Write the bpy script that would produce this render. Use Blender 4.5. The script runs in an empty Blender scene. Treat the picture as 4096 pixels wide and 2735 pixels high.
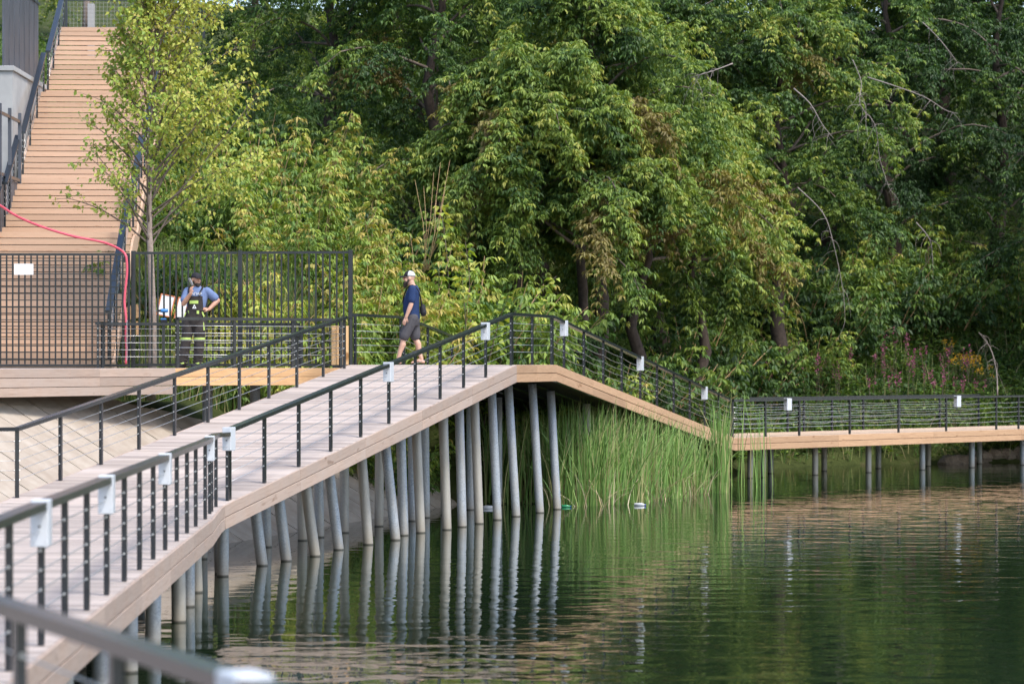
import bpy, math, random
import numpy as np
from mathutils import Vector, Matrix

random.seed(7)
RNG = np.random.default_rng(7)
SC = bpy.context.scene
COL = SC.collection

# ------------------------------------------------------------------ camera
CAM_H = 3.08                      # metres above the water
cam_d = bpy.data.cameras.new('camera')
cam = bpy.data.objects.new('camera', cam_d)
COL.objects.link(cam)
cam.location = (0, 0, CAM_H)
cam.rotation_euler = (math.radians(90), 0, 0)
cam_d.sensor_width = 36
cam_d.lens = 107.3
cam_d.shift_y = 0.0204
cam_d.clip_end = 2000
cam_d.dof.use_dof = True
cam_d.dof.focus_distance = 58
cam_d.dof.aperture_fstop = 2.6
SC.camera = cam

# ------------------------------------------------------------------ sky, sun, exposure
SUN_AZ, SUN_EL = math.radians(-44), math.radians(56)   # azimuth from the -Y axis, minus = towards +X
to_sun = Vector((-math.sin(SUN_AZ) * math.cos(SUN_EL), -math.cos(SUN_AZ) * math.cos(SUN_EL), math.sin(SUN_EL)))
world = bpy.data.worlds.new('World')
SC.world = world
world.use_nodes = True
wn = world.node_tree
sky = wn.nodes.new('ShaderNodeTexSky')
sky.sky_type = 'NISHITA'
sky.sun_disc = False
sky.sun_elevation = SUN_EL
sky.sun_rotation = math.atan2(to_sun.x, to_sun.y)
sky.dust_density = 2.0
sky.air_density = 1.0
sky.ozone_density = 1.0
wn.links.new(sky.outputs[0], wn.nodes['Background'].inputs[0])
wn.nodes['Background'].inputs[1].default_value = 0.15
sun_d = bpy.data.lights.new('sun', 'SUN')
sun_d.energy = 1.45
sun_d.angle = math.radians(13)
sun_d.color = (1.0, 0.97, 0.92)
sun = bpy.data.objects.new('sun', sun_d)
COL.objects.link(sun)
sun.rotation_euler = to_sun.to_track_quat('Z', 'Y').to_euler()
sun.location = (20, -20, 40)
SC.view_settings.view_transform = 'Standard'
SC.view_settings.look = 'None'
SC.view_settings.exposure = 1.3
SC.view_settings.gamma = 1
SC.view_settings.use_curve_mapping = False
SC.render.engine = 'CYCLES'
SC.cycles.max_bounces = 7
SC.cycles.diffuse_bounces = 3
SC.cycles.glossy_bounces = 3
SC.cycles.transmission_bounces = 3
SC.cycles.use_denoising = True

# ------------------------------------------------------------------ materials
def mat(name, build):
    m = bpy.data.materials.new(name)
    m.use_nodes = True
    nt = m.node_tree
    b = nt.nodes['Principled BSDF']
    build(nt, b)
    return m

def N(nt, t, **kw):
    n = nt.nodes.new(t)
    for k, v in kw.items():
        setattr(n, k, v)
    return n

def ramp(nt, fac, stops):
    r = N(nt, 'ShaderNodeValToRGB')
    e = r.color_ramp.elements
    while len(e) < len(stops):
        e.new(0.5)
    for i, (p, c) in enumerate(stops):
        e[i].position = p
        e[i].color = (*c, 1)
    nt.links.new(fac, r.inputs[0])
    return r.outputs[0]

def noise(nt, vec, scale, detail=4, rough=0.55, dist=0.0):
    n = N(nt, 'ShaderNodeTexNoise')
    n.inputs['Scale'].default_value = scale
    n.inputs['Detail'].default_value = detail
    n.inputs['Roughness'].default_value = rough
    n.inputs['Distortion'].default_value = dist
    if vec is not None:
        nt.links.new(vec, n.inputs['Vector'])
    return n.outputs[0]

def mapping(nt, out, scale=(1, 1, 1), rnd=False):
    tc = N(nt, 'ShaderNodeTexCoord')
    mp = N(nt, 'ShaderNodeMapping')
    mp.inputs['Scale'].default_value = scale
    nt.links.new(tc.outputs[out], mp.inputs['Vector'])
    if rnd:
        oi = N(nt, 'ShaderNodeObjectInfo')
        ml = N(nt, 'ShaderNodeMath', operation='MULTIPLY')
        ml.inputs[1].default_value = 57.0
        nt.links.new(oi.outputs['Random'], ml.inputs[0])
        cb = N(nt, 'ShaderNodeCombineXYZ')
        for i in range(3):
            nt.links.new(ml.outputs[0], cb.inputs[i])
        nt.links.new(cb.outputs[0], mp.inputs['Location'])
    return mp.outputs[0]

def mix(nt, fac, a, b, mode='MIX'):
    m = N(nt, 'ShaderNodeMix', data_type='RGBA', blend_type=mode)
    if isinstance(fac, (int, float)):
        m.inputs[0].default_value = fac
    else:
        nt.links.new(fac, m.inputs[0])
    for idx, v in ((6, a), (7, b)):
        if isinstance(v, tuple):
            m.inputs[idx].default_value = (*v, 1)
        else:
            nt.links.new(v, m.inputs[idx])
    return m.outputs[2]

def bump(nt, b, h, strength=0.3, dist=0.01):
    n = N(nt, 'ShaderNodeBump')
    n.inputs['Strength'].default_value = strength
    n.inputs['Distance'].default_value = dist
    nt.links.new(h, n.inputs['Height'])
    nt.links.new(n.outputs[0], b.inputs['Normal'])

def wood(name, dark, light, knot, grain_axis=0, vary=0.25, rough=0.75, grey=None):
    """sawn timber: long grain on local axis grain_axis, knots, per-board tone"""
    def f(nt, b):
        sc = [14.0, 14.0, 14.0]
        sc[grain_axis] = 0.7
        v = mapping(nt, 'Object', tuple(sc), True)
        g = noise(nt, v, 3.0, 6, 0.6, 1.2)
        c = ramp(nt, g, [(0.25, dark), (0.55, light), (0.8, tuple(min(1, x * 1.12) for x in light))])
        sk = [5.0, 5.0, 5.0]
        sk[grain_axis] = 2.0
        k = noise(nt, mapping(nt, 'Object', tuple(sk), True), 1.6, 1, 0.4)
        kf = ramp(nt, k, [(0.0, (0, 0, 0)), (0.71, (0, 0, 0)), (0.78, (1, 1, 1))])
        c = mix(nt, kf, c, knot)
        if grey:
            s = noise(nt, mapping(nt, 'Object', (1, 1, 1), True), 1.4, 5, 0.65)
            sf = ramp(nt, s, [(0.35, (0, 0, 0)), (0.7, (0.8, 0.8, 0.8))])
            c = mix(nt, sf, c, grey)
        oi = N(nt, 'ShaderNodeObjectInfo')
        mr = N(nt, 'ShaderNodeMapRange')
        mr.inputs[3].default_value = 1 - vary
        mr.inputs[4].default_value = 1 + vary * 0.6
        nt.links.new(oi.outputs['Random'], mr.inputs[0])
        hs = N(nt, 'ShaderNodeHueSaturation')
        nt.links.new(mr.outputs[0], hs.inputs['Value'])
        nt.links.new(c, hs.inputs['Color'])
        nt.links.new(hs.outputs[0], b.inputs['Base Color'])
        b.inputs['Roughness'].default_value = rough
        b.inputs['Specular IOR Level'].default_value = 0.3
        bump(nt, b, g, 0.35, 0.004)
    return mat(name, f)

M = {}
M['deck'] = wood('weathered_deck_timber', (0.315, 0.245, 0.20), (0.44, 0.365, 0.31), (0.28, 0.2, 0.16), 1, 0.28, 0.8, (0.41, 0.345, 0.31))
M['deck_x'] = wood('weathered_deck_timber_lower', (0.315, 0.245, 0.20), (0.44, 0.365, 0.31), (0.28, 0.2, 0.16), 0, 0.28, 0.8, (0.41, 0.345, 0.31))
M['fascia'] = wood('greyed_larch_fascia', (0.31, 0.215, 0.16), (0.43, 0.315, 0.245), (0.22, 0.13, 0.08), 0, 0.14, 0.75, (0.39, 0.315, 0.265))
M['fascia_new'] = wood('fresh_larch_fascia', (0.50, 0.27, 0.12), (0.66, 0.40, 0.20), (0.28, 0.12, 0.05), 0, 0.1, 0.65)
M['fascia_pier'] = wood('pale_larch_fascia', (0.35, 0.20, 0.11), (0.48, 0.30, 0.175), (0.26, 0.13, 0.06), 0, 0.16, 0.7)
M['deck_pier'] = wood('pale_deck_timber', (0.42, 0.30, 0.21), (0.58, 0.44, 0.33), (0.28, 0.18, 0.1), 1, 0.15, 0.75)
M['stair'] = wood('stair_larch', (0.40, 0.25, 0.16), (0.53, 0.365, 0.255), (0.34, 0.17, 0.08), 0, 0.13, 0.68)
M['slat'] = wood('bin_slat_larch', (0.52, 0.30, 0.12), (0.68, 0.44, 0.22), (0.3, 0.15, 0.05), 2, 0.15, 0.6)

def _black(nt, b):
    v = mapping(nt, 'Object')
    c = ramp(nt, noise(nt, v, 9, 5), [(0.3, (0.013, 0.016, 0.020)), (0.75, (0.024, 0.028, 0.033))])
    nt.links.new(c, b.inputs['Base Color'])
    b.inputs['Roughness'].default_value = 0.22
    b.inputs['Specular IOR Level'].default_value = 0.5
    bump(nt, b, noise(nt, v, 120, 2), 0.1, 0.001)
M['black'] = mat('anthracite_powder_coat', _black)

def _grey_panel(nt, b):
    v = mapping(nt, 'Object', (1, 1, 0.2))
    c = ramp(nt, noise(nt, v, 6, 5), [(0.3, (0.055, 0.06, 0.072)), (0.75, (0.10, 0.11, 0.13))])
    nt.links.new(c, b.inputs['Base Color'])
    b.inputs['Roughness'].default_value = 0.5
M['panel'] = mat('grey_painted_sheet', _grey_panel)

def _steel(nt, b):
    v = mapping(nt, 'Object', (1, 1, 1), True)
    vo = N(nt, 'ShaderNodeTexVoronoi')
    vo.inputs['Scale'].default_value = 55
    nt.links.new(v, vo.inputs['Vector'])
    sp = N(nt, 'ShaderNodeSeparateColor')
    nt.links.new(vo.outputs['Color'], sp.inputs[0])
    c = ramp(nt, sp.outputs[0], [(0.0, (0.25, 0.29, 0.33)), (1.0, (0.42, 0.46, 0.50))])
    v2 = mapping(nt, 'Object', (7, 7, 0.8), True)
    s = ramp(nt, noise(nt, v2, 1.3, 6, 0.6), [(0.35, (0, 0, 0)), (0.75, (1, 1, 1))])
    c = mix(nt, s, c, (0.40, 0.38, 0.34))
    oi = N(nt, 'ShaderNodeObjectInfo')
    tan = ramp(nt, oi.outputs['Random'], [(0.55, (0, 0, 0)), (0.62, (0.75, 0.75, 0.75))])
    st_ = ramp(nt, noise(nt, mapping(nt, 'Object', (9, 9, 0.5), True), 1.0, 6, 0.65), [(0.3, (0.33, 0.295, 0.235)), (0.7, (0.44, 0.40, 0.33))])
    c = mix(nt, tan, c, st_)
    # water stain just above the surface
    geo = N(nt, 'ShaderNodeNewGeometry')
    sx = N(nt, 'ShaderNodeSeparateXYZ')
    nt.links.new(geo.outputs['Position'], sx.inputs[0])
    mr = N(nt, 'ShaderNodeMapRange')
    mr.inputs[1].default_value = 0.015
    mr.inputs[2].default_value = 0.34
    mr.inputs[3].default_value = 0.75
    mr.inputs[4].default_value = 0.0
    nt.links.new(sx.outputs['Z'], mr.inputs[0])
    c = mix(nt, mr.outputs[0], c, (0.30, 0.26, 0.20))
    wet = N(nt, 'ShaderNodeMapRange')                      # dark algae ring at the waterline
    wet.inputs[1].default_value = 0.012
    wet.inputs[2].default_value = 0.03
    wet.inputs[3].default_value = 0.85
    wet.inputs[4].default_value = 0.0
    nt.links.new(sx.outputs['Z'], wet.inputs[0])
    c = mix(nt, wet.outputs[0], c, (0.045, 0.042, 0.032))
    nt.links.new(c, b.inputs['Base Color'])
    b.inputs['Metallic'].default_value = 0.25
    b.inputs['Roughness'].default_value = 0.55
M['steel'] = mat('galvanised_pile_steel', _steel)

def _concrete(nt, b):
    v = mapping(nt, 'Object', (1, 1, 1), True)
    c = ramp(nt, noise(nt, v, 1.3, 8, 0.65), [(0.28, (0.28, 0.225, 0.17)), (0.55, (0.385, 0.325, 0.26)), (0.8, (0.45, 0.395, 0.325))])
    d = ramp(nt, noise(nt, mapping(nt, 'Object', (4, 0.5, 1), True), 2.0, 5, 0.6), [(0.45, (0, 0, 0)), (0.75, (0.55, 0.55, 0.55))])
    c = mix(nt, d, c, (0.33, 0.26, 0.20))
    nt.links.new(c, b.inputs['Base Color'])
    b.inputs['Roughness'].default_value = 0.9
    w = N(nt, 'ShaderNodeTexWave')
    w.inputs['Scale'].default_value = 9
    w.inputs['Distortion'].default_value = 1.0
    nt.links.new(mapping(nt, 'Object', (0.25, 1, 1)), w.inputs[0])
    ad = N(nt, 'ShaderNodeMath', operation='ADD')
    nt.links.new(w.outputs[1], ad.inputs[0])
    nt.links.new(noise(nt, v, 30, 5), ad.inputs[1])
    bump(nt, b, ad.outputs[0], 0.35, 0.012)
M['concrete'] = mat('worn_bank_concrete', _concrete)

def _plaster(nt, b):
    v = mapping(nt, 'Object')
    c = ramp(nt, noise(nt, v, 1.2, 7, 0.65), [(0.3, (0.29, 0.29, 0.285)), (0.75, (0.40, 0.40, 0.39))])
    nt.links.new(c, b.inputs['Base Color'])
    b.inputs['Roughness'].default_value = 0.9
    bump(nt, b, noise(nt, v, 40, 4), 0.2, 0.004)
M['wall'] = mat('pale_cast_concrete', _plaster)

def simple(name, col, rough=0.6, metal=0.0, var=0.12, scale=14, spec=0.5):
    def f(nt, b):
        v = mapping(nt, 'Object')
        c = ramp(nt, noise(nt, v, scale, 5), [(0.3, tuple(x * (1 - var) for x in col)), (0.72, tuple(min(1, x * (1 + var)) for x in col))])
        nt.links.new(c, b.inputs['Base Color'])
        b.inputs['Roughness'].default_value = rough
        b.inputs['Metallic'].default_value = metal
        b.inputs['Specular IOR Level'].default_value = spec
    return mat(name, f)
M['box_white'] = simple('white_box_plastic', (0.56, 0.58, 0.60), 0.35, 0, 0.03)
M['cable'] = simple('stainless_cable', (0.55, 0.55, 0.54), 0.3, 0.8, 0.05)
M['hose'] = simple('pink_hose_rubber', (0.62, 0.09, 0.13), 0.45, 0, 0.06)
M['paper'] = simple('white_sign_sheet', (0.78, 0.78, 0.76), 0.6, 0, 0.03)
M['orange'] = simple('orange_frame', (0.55, 0.17, 0.06), 0.6, 0, 0.1)
M['skin'] = simple('skin', (0.56, 0.33, 0.235), 0.5, 0, 0.10, 9, 0.4)
M['skin_tan'] = simple('tanned_skin', (0.46, 0.245, 0.16), 0.5, 0, 0.12, 9, 0.4)
M['navy'] = simple('navy_cotton', (0.018, 0.036, 0.098), 0.85, 0, 0.15, 20, 0.2)
M['shorts'] = simple('grey_shorts_cloth', (0.075, 0.072, 0.078), 0.85, 0, 0.15, 25, 0.2)
M['cap_grey'] = simple('light_grey_cap_mesh', (0.50, 0.51, 0.50), 0.85, 0, 0.08, 60, 0.2)
M['dark_cloth'] = simple('black_cloth', (0.018, 0.018, 0.022), 0.8, 0, 0.25, 25, 0.3)
M['overall'] = simple('worn_black_workwear', (0.040, 0.034, 0.031), 0.85, 0, 0.45, 7, 0.2)
M['tee_blue'] = simple('faded_blue_cotton', (0.135, 0.185, 0.32), 0.85, 0, 0.14, 12, 0.2)
M['hivis'] = simple('yellow_green_patch', (0.42, 0.55, 0.13), 0.6, 0, 0.08, 30)
M['hair'] = simple('dark_beard_hair', (0.030, 0.020, 0.014), 0.8, 0, 0.3, 60)
M['white_print'] = simple('white_print', (0.75, 0.75, 0.75), 0.7, 0, 0.05)
M['blue_tool'] = simple('blue_tool_plastic', (0.03, 0.17, 0.42), 0.4, 0, 0.1)
M['alu'] = simple('bare_aluminium', (0.5, 0.5, 0.5), 0.4, 0.6, 0.08)
M['red_lens'] = simple('red_sunglass_lens', (0.35, 0.02, 0.01), 0.1, 0, 0.05)
M['chain'] = simple('steel_chain', (0.42, 0.42, 0.43), 0.35, 0.7, 0.1)
M['green_glass'] = simple('green_bottle_plastic', (0.03, 0.22, 0.10), 0.2, 0, 0.1)
M['blue_plastic'] = simple('blue_bottle_plastic', (0.02, 0.06, 0.35), 0.3, 0, 0.1)
M['bark'] = simple('grey_brown_bark', (0.16, 0.125, 0.10), 0.9, 0, 0.35, 12, 0.2)
M['bark_pale'] = simple('pale_young_bark', (0.30, 0.235, 0.195), 0.9, 0, 0.3, 22, 0.2)
M['bark_dark'] = simple('dark_brown_bark', (0.06, 0.045, 0.036), 0.95, 0, 0.35, 10, 0.2)
M['twig'] = simple('dead_twig_wood', (0.24, 0.205, 0.18), 0.9, 0, 0.2, 18, 0.2)
M['tan_stem'] = simple('dry_tan_stem', (0.45, 0.30, 0.16), 0.9, 0, 0.2, 18, 0.2)
M['rock'] = simple('bank_stone', (0.26, 0.21, 0.17), 0.95, 0, 0.3, 6, 0.2)

def _leaf(trans):
    def f(nt, b):
        at = N(nt, 'ShaderNodeAttribute', attribute_name='leafcol')
        nt.links.new(at.outputs['Color'], b.inputs['Base Color'])
        b.inputs['Roughness'].default_value = 0.5
        b.inputs['Specular IOR Level'].default_value = 0.35
        tr = N(nt, 'ShaderNodeBsdfTranslucent')
        hs = N(nt, 'ShaderNodeHueSaturation')
        hs.inputs['Hue'].default_value = 0.49
        hs.inputs['Saturation'].default_value = 1.15
        hs.inputs['Value'].default_value = 1.25
        nt.links.new(at.outputs['Color'], hs.inputs['Color'])
        nt.links.new(hs.outputs[0], tr.inputs[0])
        mx = N(nt, 'ShaderNodeMixShader')
        mx.inputs[0].default_value = trans
        out = nt.nodes['Material Output']
        nt.links.new(b.outputs[0], mx.inputs[1])
        nt.links.new(tr.outputs[0], mx.inputs[2])
        nt.links.new(mx.outputs[0], out.inputs[0])
    return f
M['leaf'] = mat('foliage', _leaf(0.32))
M['reed'] = mat('reed_blade', _leaf(0.25))

def _ground(nt, b):
    v = mapping(nt, 'Object')
    c = ramp(nt, noise(nt, v, 1.1, 8, 0.7), [(0.3, (0.035, 0.045, 0.014)), (0.55, (0.06, 0.075, 0.022)), (0.75, (0.11, 0.085, 0.05))])
    nt.links.new(c, b.inputs['Base Color'])
    b.inputs['Roughness'].default_value = 1.0
    b.inputs['Specular IOR Level'].default_value = 0.1
    bump(nt, b, noise(nt, v, 5, 8, 0.7), 0.8, 0.15)
M['ground'] = mat('hillside_soil', _ground)

def _water(nt, b):
    b.inputs['Base Color'].default_value = (0.010, 0.020, 0.009, 1)
    b.inputs['Roughness'].default_value = 0.015
    b.inputs['IOR'].default_value = 1.333
    b.inputs['Specular IOR Level'].default_value = 0.5
    n1 = noise(nt, mapping(nt, 'Object', (0.75, 1.25, 1)), 1.25, 3, 0.42, 0.3)
    big = noise(nt, mapping(nt, 'Object', (0.12, 0.06, 1)), 1.0, 2)
    geo = N(nt, 'ShaderNodeNewGeometry')
    sx = N(nt, 'ShaderNodeSeparateXYZ')
    nt.links.new(geo.outputs['Position'], sx.inputs[0])
    def math2(op, a, c):
        m = N(nt, 'ShaderNodeMath', operation=op)
        for k_, v_ in enumerate((a, c)):
            if isinstance(v_, (int, float)):
                m.inputs[k_].default_value = v_
            else:
                nt.links.new(v_, m.inputs[k_])
        return m.outputs[0]
    # open water lies to the right of the ramp line x = 0.245 * (y - 58)
    away = math2('SUBTRACT', sx.outputs['X'], math2('MULTIPLY', math2('SUBTRACT', sx.outputs['Y'], 58.0), 0.245))
    away = math2('ADD', away, math2('MULTIPLY', math2('SUBTRACT', big, 0.5), 9.0))
    mr = N(nt, 'ShaderNodeMapRange')
    mr.inputs[1].default_value = -1.0
    mr.inputs[2].default_value = 4.5
    mr.inputs[3].default_value = 0.30
    mr.inputs[4].default_value = 1.0
    nt.links.new(away, mr.inputs[0])
    bump(nt, b, math2('MULTIPLY', n1, mr.outputs[0]), 1.0, 0.0135)
M['water'] = mat('lake_water', _water)

# ------------------------------------------------------------------ mesh helpers
class MB:
    """collects faces; build() links them as ONE mesh object"""
    def __init__(s):
        s.v, s.f, s.mi = [], [], []

    def add(s, verts, faces, mi=0):
        o = len(s.v)
        s.v.extend([tuple(map(float, p)) for p in verts])
        s.f.extend([tuple(i + o for i in fc) for fc in faces])
        s.mi.extend([mi] * len(faces))
        return s

    def box(s, lo, hi, mi=0):
        x0, y0, z0 = lo
        x1, y1, z1 = hi
        vs = [(x0, y0, z0), (x1, y0, z0), (x1, y1, z0), (x0, y1, z0), (x0, y0, z1), (x1, y0, z1), (x1, y1, z1), (x0, y1, z1)]
        return s.add(vs, [(0, 3, 2, 1), (4, 5, 6, 7), (0, 1, 5, 4), (1, 2, 6, 5), (2, 3, 7, 6), (3, 0, 4, 7)], mi)

    def cbox(s, c, size, R=None, bev=0.0, mi=0):
        """box about c, optional rotation matrix and chamfer"""
        hx, hy, hz = [q / 2 for q in size]
        if bev <= 0:
            vs = [Vector((x, y, z)) for z in (-hz, hz) for (x, y) in ((-hx, -hy), (hx, -hy), (hx, hy), (-hx, hy))]
            fs = [(0, 3, 2, 1), (4, 5, 6, 7), (0, 1, 5, 4), (1, 2, 6, 5), (2, 3, 7, 6), (3, 0, 4, 7)]
        else:
            b = bev
            prof = [(-hx + b, -hy), (hx - b, -hy), (hx, -hy + b), (hx, hy - b), (hx - b, hy), (-hx + b, hy), (-hx, hy - b), (-hx, -hy + b)]
            inn = [(max(-hx + b, min(hx - b, x)), max(-hy + b, min(hy - b, y))) for x, y in prof]
            vs, fs = [], []
            for z, pr in ((-hz, inn), (-hz + b, prof), (hz - b, prof), (hz, inn)):
                vs += [Vector((x, y, z)) for x, y in pr]
            for k in range(3):
                for i in range(8):
                    j = (i + 1) % 8
                    fs.append((k * 8 + i, k * 8 + j, k * 8 + 8 + j, k * 8 + 8 + i))
            fs += [tuple(range(7, -1, -1)), tuple(range(24, 32))]
        c = Vector(c)
        vs = [(R @ v if R else v) + c for v in vs]
        return s.add(vs, fs, mi)

    def tube(s, pts, rad, n=8, caps=True, mi=0):
        pts = [Vector(p) for p in pts]
        m = len(pts)
        rad = [rad] * m if isinstance(rad, (int, float)) else rad
        rings = []
        ref = Vector((0.31, 0.2, 0.93))
        for i, p in enumerate(pts):
            t = (pts[min(i + 1, m - 1)] - pts[max(i - 1, 0)]).normalized()
            r = ref
            if abs(t.dot(r)) > 0.97:
                r = Vector((1, 0, 0))
            a = t.cross(r).normalized()
            b = t.cross(a)
            rings.append([p + (a * math.cos(2 * math.pi * k / n) + b * math.sin(2 * math.pi * k / n)) * rad[i] for k in range(n)])
        return s.loft(rings, caps, mi)

    def loft(s, rings, caps=True, mi=0):
        n = len(rings[0])
        vs = [p for r in rings for p in r]
        fs = []
        for i in range(len(rings) - 1):
            for k in range(n):
                j = (k + 1) % n
                fs.append((i * n + k, i * n + j, (i + 1) * n + j, (i + 1) * n + k))
        if caps:
            fs.append(tuple(range(n - 1, -1, -1)))
            fs.append(tuple(range((len(rings) - 1) * n, len(rings) * n)))
        return s.add(vs, fs, mi)

    def limb(s, pts, rad, n=12):
        """tapered limb with rounded ends"""
        pts = [Vector(p) for p in pts]
        rad = list(rad)
        d0 = (pts[0] - pts[1]).normalized()
        d1 = (pts[-1] - pts[-2]).normalized()
        P, Rr = [], []
        for q in (1.0, 0.8, 0.45):
            P.append(pts[0] + d0 * rad[0] * q)
            Rr.append(rad[0] * math.sqrt(max(0.02, 1 - q * q)))
        P += pts
        Rr += rad
        for q in (0.45, 0.8, 1.0):
            P.append(pts[-1] + d1 * rad[-1] * q)
            Rr.append(rad[-1] * math.sqrt(max(0.02, 1 - q * q)))
        return s.tube(P, Rr, n)

    def ball(s, c, r, R=None, n=12, m=8, mi=0):
        r = (r, r, r) if isinstance(r, (int, float)) else r
        c = Vector(c)
        rings = []
        for i in range(m + 1):
            th = math.pi * (0.02 + 0.96 * i / m)
            ring = []
            for k in range(n):
                ph = 2 * math.pi * k / n
                v = Vector((r[0] * math.sin(th) * math.cos(ph), r[1] * math.sin(th) * math.sin(ph), -r[2] * math.cos(th)))
                ring.append(c + (R @ v if R else v))
            rings.append(ring)
        return s.loft(rings, True, mi)

    def sweep(s, pts, w, h, mi=0):
        """rectangular bar (w wide, h deep below the points) along a polyline, mitred in plan"""
        pts = [Vector(p) for p in pts]
        rings = []
        for i, p in enumerate(pts):
            dirs = []
            if i > 0:
                dirs.append((pts[i] - pts[i - 1]).to_2d().normalized())
            if i < len(pts) - 1:
                dirs.append((pts[i + 1] - pts[i]).to_2d().normalized())
            t = sum(dirs, Vector((0, 0))).normalized()
            k = 1 / max(0.6, t.dot(dirs[0]))
            nrm = Vector((-t.y, t.x, 0)) * (w / 2) * k
            up = Vector((0, 0, h))
            rings.append([p - nrm - up, p + nrm - up, p + nrm, p - nrm])
        return s.loft(rings, True, mi)

    def mesh(s, name, mats, smooth=False):
        me = bpy.data.meshes.new(name)
        me.from_pydata(s.v, [], s.f)
        for m in (mats if isinstance(mats, (list, tuple)) else [mats]):
            me.materials.append(M[m] if isinstance(m, str) else m)
        if any(s.mi):
            me.polygons.foreach_set('material_index', s.mi)
        if smooth:
            me.polygons.foreach_set('use_smooth', [True] * len(s.f))
        me.update()
        return me

    def build(s, name, mats, parent=None, smooth=False, loc=None):
        return link(name, s.mesh(name, mats, smooth), parent, loc)

def link(name, me, parent=None, loc=None, rot=None, scale=None):
    o = bpy.data.objects.new(name, me)
    COL.objects.link(o)
    if parent:
        o.parent = parent
    if loc is not None:
        o.location = loc
    if rot is not None:
        o.rotation_euler = rot
    if scale is not None:
        o.scale = scale
    return o

def tag(o, label=None, cat=None, group=None, kind=None):
    for k, v in (('label', label), ('category', cat), ('group', group), ('kind', kind)):
        if v:
            o[k] = v
    return o

def thing(name, label, cat, loc=(0, 0, 0), rot=(0, 0, 0), group=None):
    return tag(link(name, None, None, loc, rot), label, cat, group)

def at(px, py, d):
    """a point d metres out that shows at photograph pixel (px, py)"""
    return Vector(((px - 2048) / 12208 * d, d, CAM_H - (py - 1451) / 12208 * d))

def smooth01(a, b, x):
    t = np.clip((x - a) / (b - a), 0, 1)
    return t * t * (3 - 2 * t)

# ------------------------------------------------------------------ terrain
SHORE = [(-20, 0), (-16, 10), (-9.5, 34.2), (-5, 51.6), (-1.2, 66.3), (1.3, 66.9), (3.6, 70.6), (5.4, 77), (6.6, 87), (9, 91.5), (13, 93.5), (20, 97), (60, 112)]
TOE = [(-60, 61.5), (-8, 62.0), (-3.2, 64.6), (0, 68), (3.5, 76), (5.5, 87), (8.5, 92.6), (13, 94.8), (20, 98.4), (60, 113.5)]

def signed(poly, X, Y):
    """distance to a polyline, positive on its inland (left-hand / far) side"""
    best = np.full(X.shape, 1e9)
    sgn = np.ones(X.shape)
    for (ax, ay), (bx, by) in zip(poly[:-1], poly[1:]):
        dx, dy = bx - ax, by - ay
        t = np.clip(((X - ax) * dx + (Y - ay) * dy) / (dx * dx + dy * dy), 0, 1)
        ex, ey = X - (ax + t * dx), Y - (ay + t * dy)
        d = np.hypot(ex, ey)
        cr = dx * (Y - ay) - dy * (X - ax)
        m = d < best - 1e-9
        best = np.where(m, d, best)
        sgn = np.where(m, np.sign(cr), sgn)
    return best * sgn

_wob = [(RNG.uniform(0.15, 0.9), RNG.uniform(0.15, 0.9), RNG.uniform(0, 6.28)) for _ in range(8)]
def ground(X, Y):
    X = np.asarray(X, float)
    Y = np.asarray(Y, float)
    d = signed(SHORE, X, Y)
    h = signed(TOE, X, Y)
    right = smooth01(-2.2, 1.0, X) * smooth01(60, 66, Y)
    left_z = np.where(d < 0, np.maximum(-1.3, 0.6 * d), np.minimum(2.45, 0.6 * d)) - 0.14
    right_z = np.where(d < 0, np.maximum(-1.3, 0.5 * d), np.minimum(0.75, 0.55 * d))
    base = left_z * (1 - right) + right_z * right
    hill = np.maximum(h, 0) * (0.43 * (1 - right) + 0.50 * right)
    hill = 24 * (1 - np.exp(-hill / 24)) * 1.12
    w = sum(np.sin(a * X + p) * np.cos(b * Y + p * 1.7) for a, b, p in _wob) * 0.09
    return base + hill + w * smooth01(0.3, 3, h)

def gz(x, y):
    return float(ground(np.array([x]), np.array([y]))[0])

gx = np.concatenate([np.linspace(-90, -22, 18), np.linspace(-20, 24, 150), np.linspace(26, 90, 17)])
gy = np.concatenate([np.linspace(0, 36, 13), np.linspace(38, 112, 190), np.linspace(115, 220, 22)])
GX, GY = np.meshgrid(gx, gy)
GZ = ground(GX, GY)
nx, ny = len(gx), len(gy)
me = bpy.data.meshes.new('hillside')
idx = np.arange(nx * ny).reshape(ny, nx)
quads = np.stack([idx[:-1, :-1], idx[:-1, 1:], idx[1:, 1:], idx[1:, :-1]], -1).reshape(-1, 4)
me.from_pydata(np.stack([GX, GY, GZ], -1).reshape(-1, 3).tolist(), [], quads.tolist())
me.polygons.foreach_set('use_smooth', [True] * len(quads))
me.materials.append(M['ground'])
tag(link('hillside', me), 'steep overgrown hillside of dark soil rising from the lake', None, None, 'structure')
MB().add([(-300, -120, 0), (400, -120, 0), (400, 400, 0), (-300, 400, 0)], [(0, 1, 2, 3)]).build('water', 'water')
tag(bpy.data.objects['water'], 'dark green lake water with fine ripples', None, None, 'structure')

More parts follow.
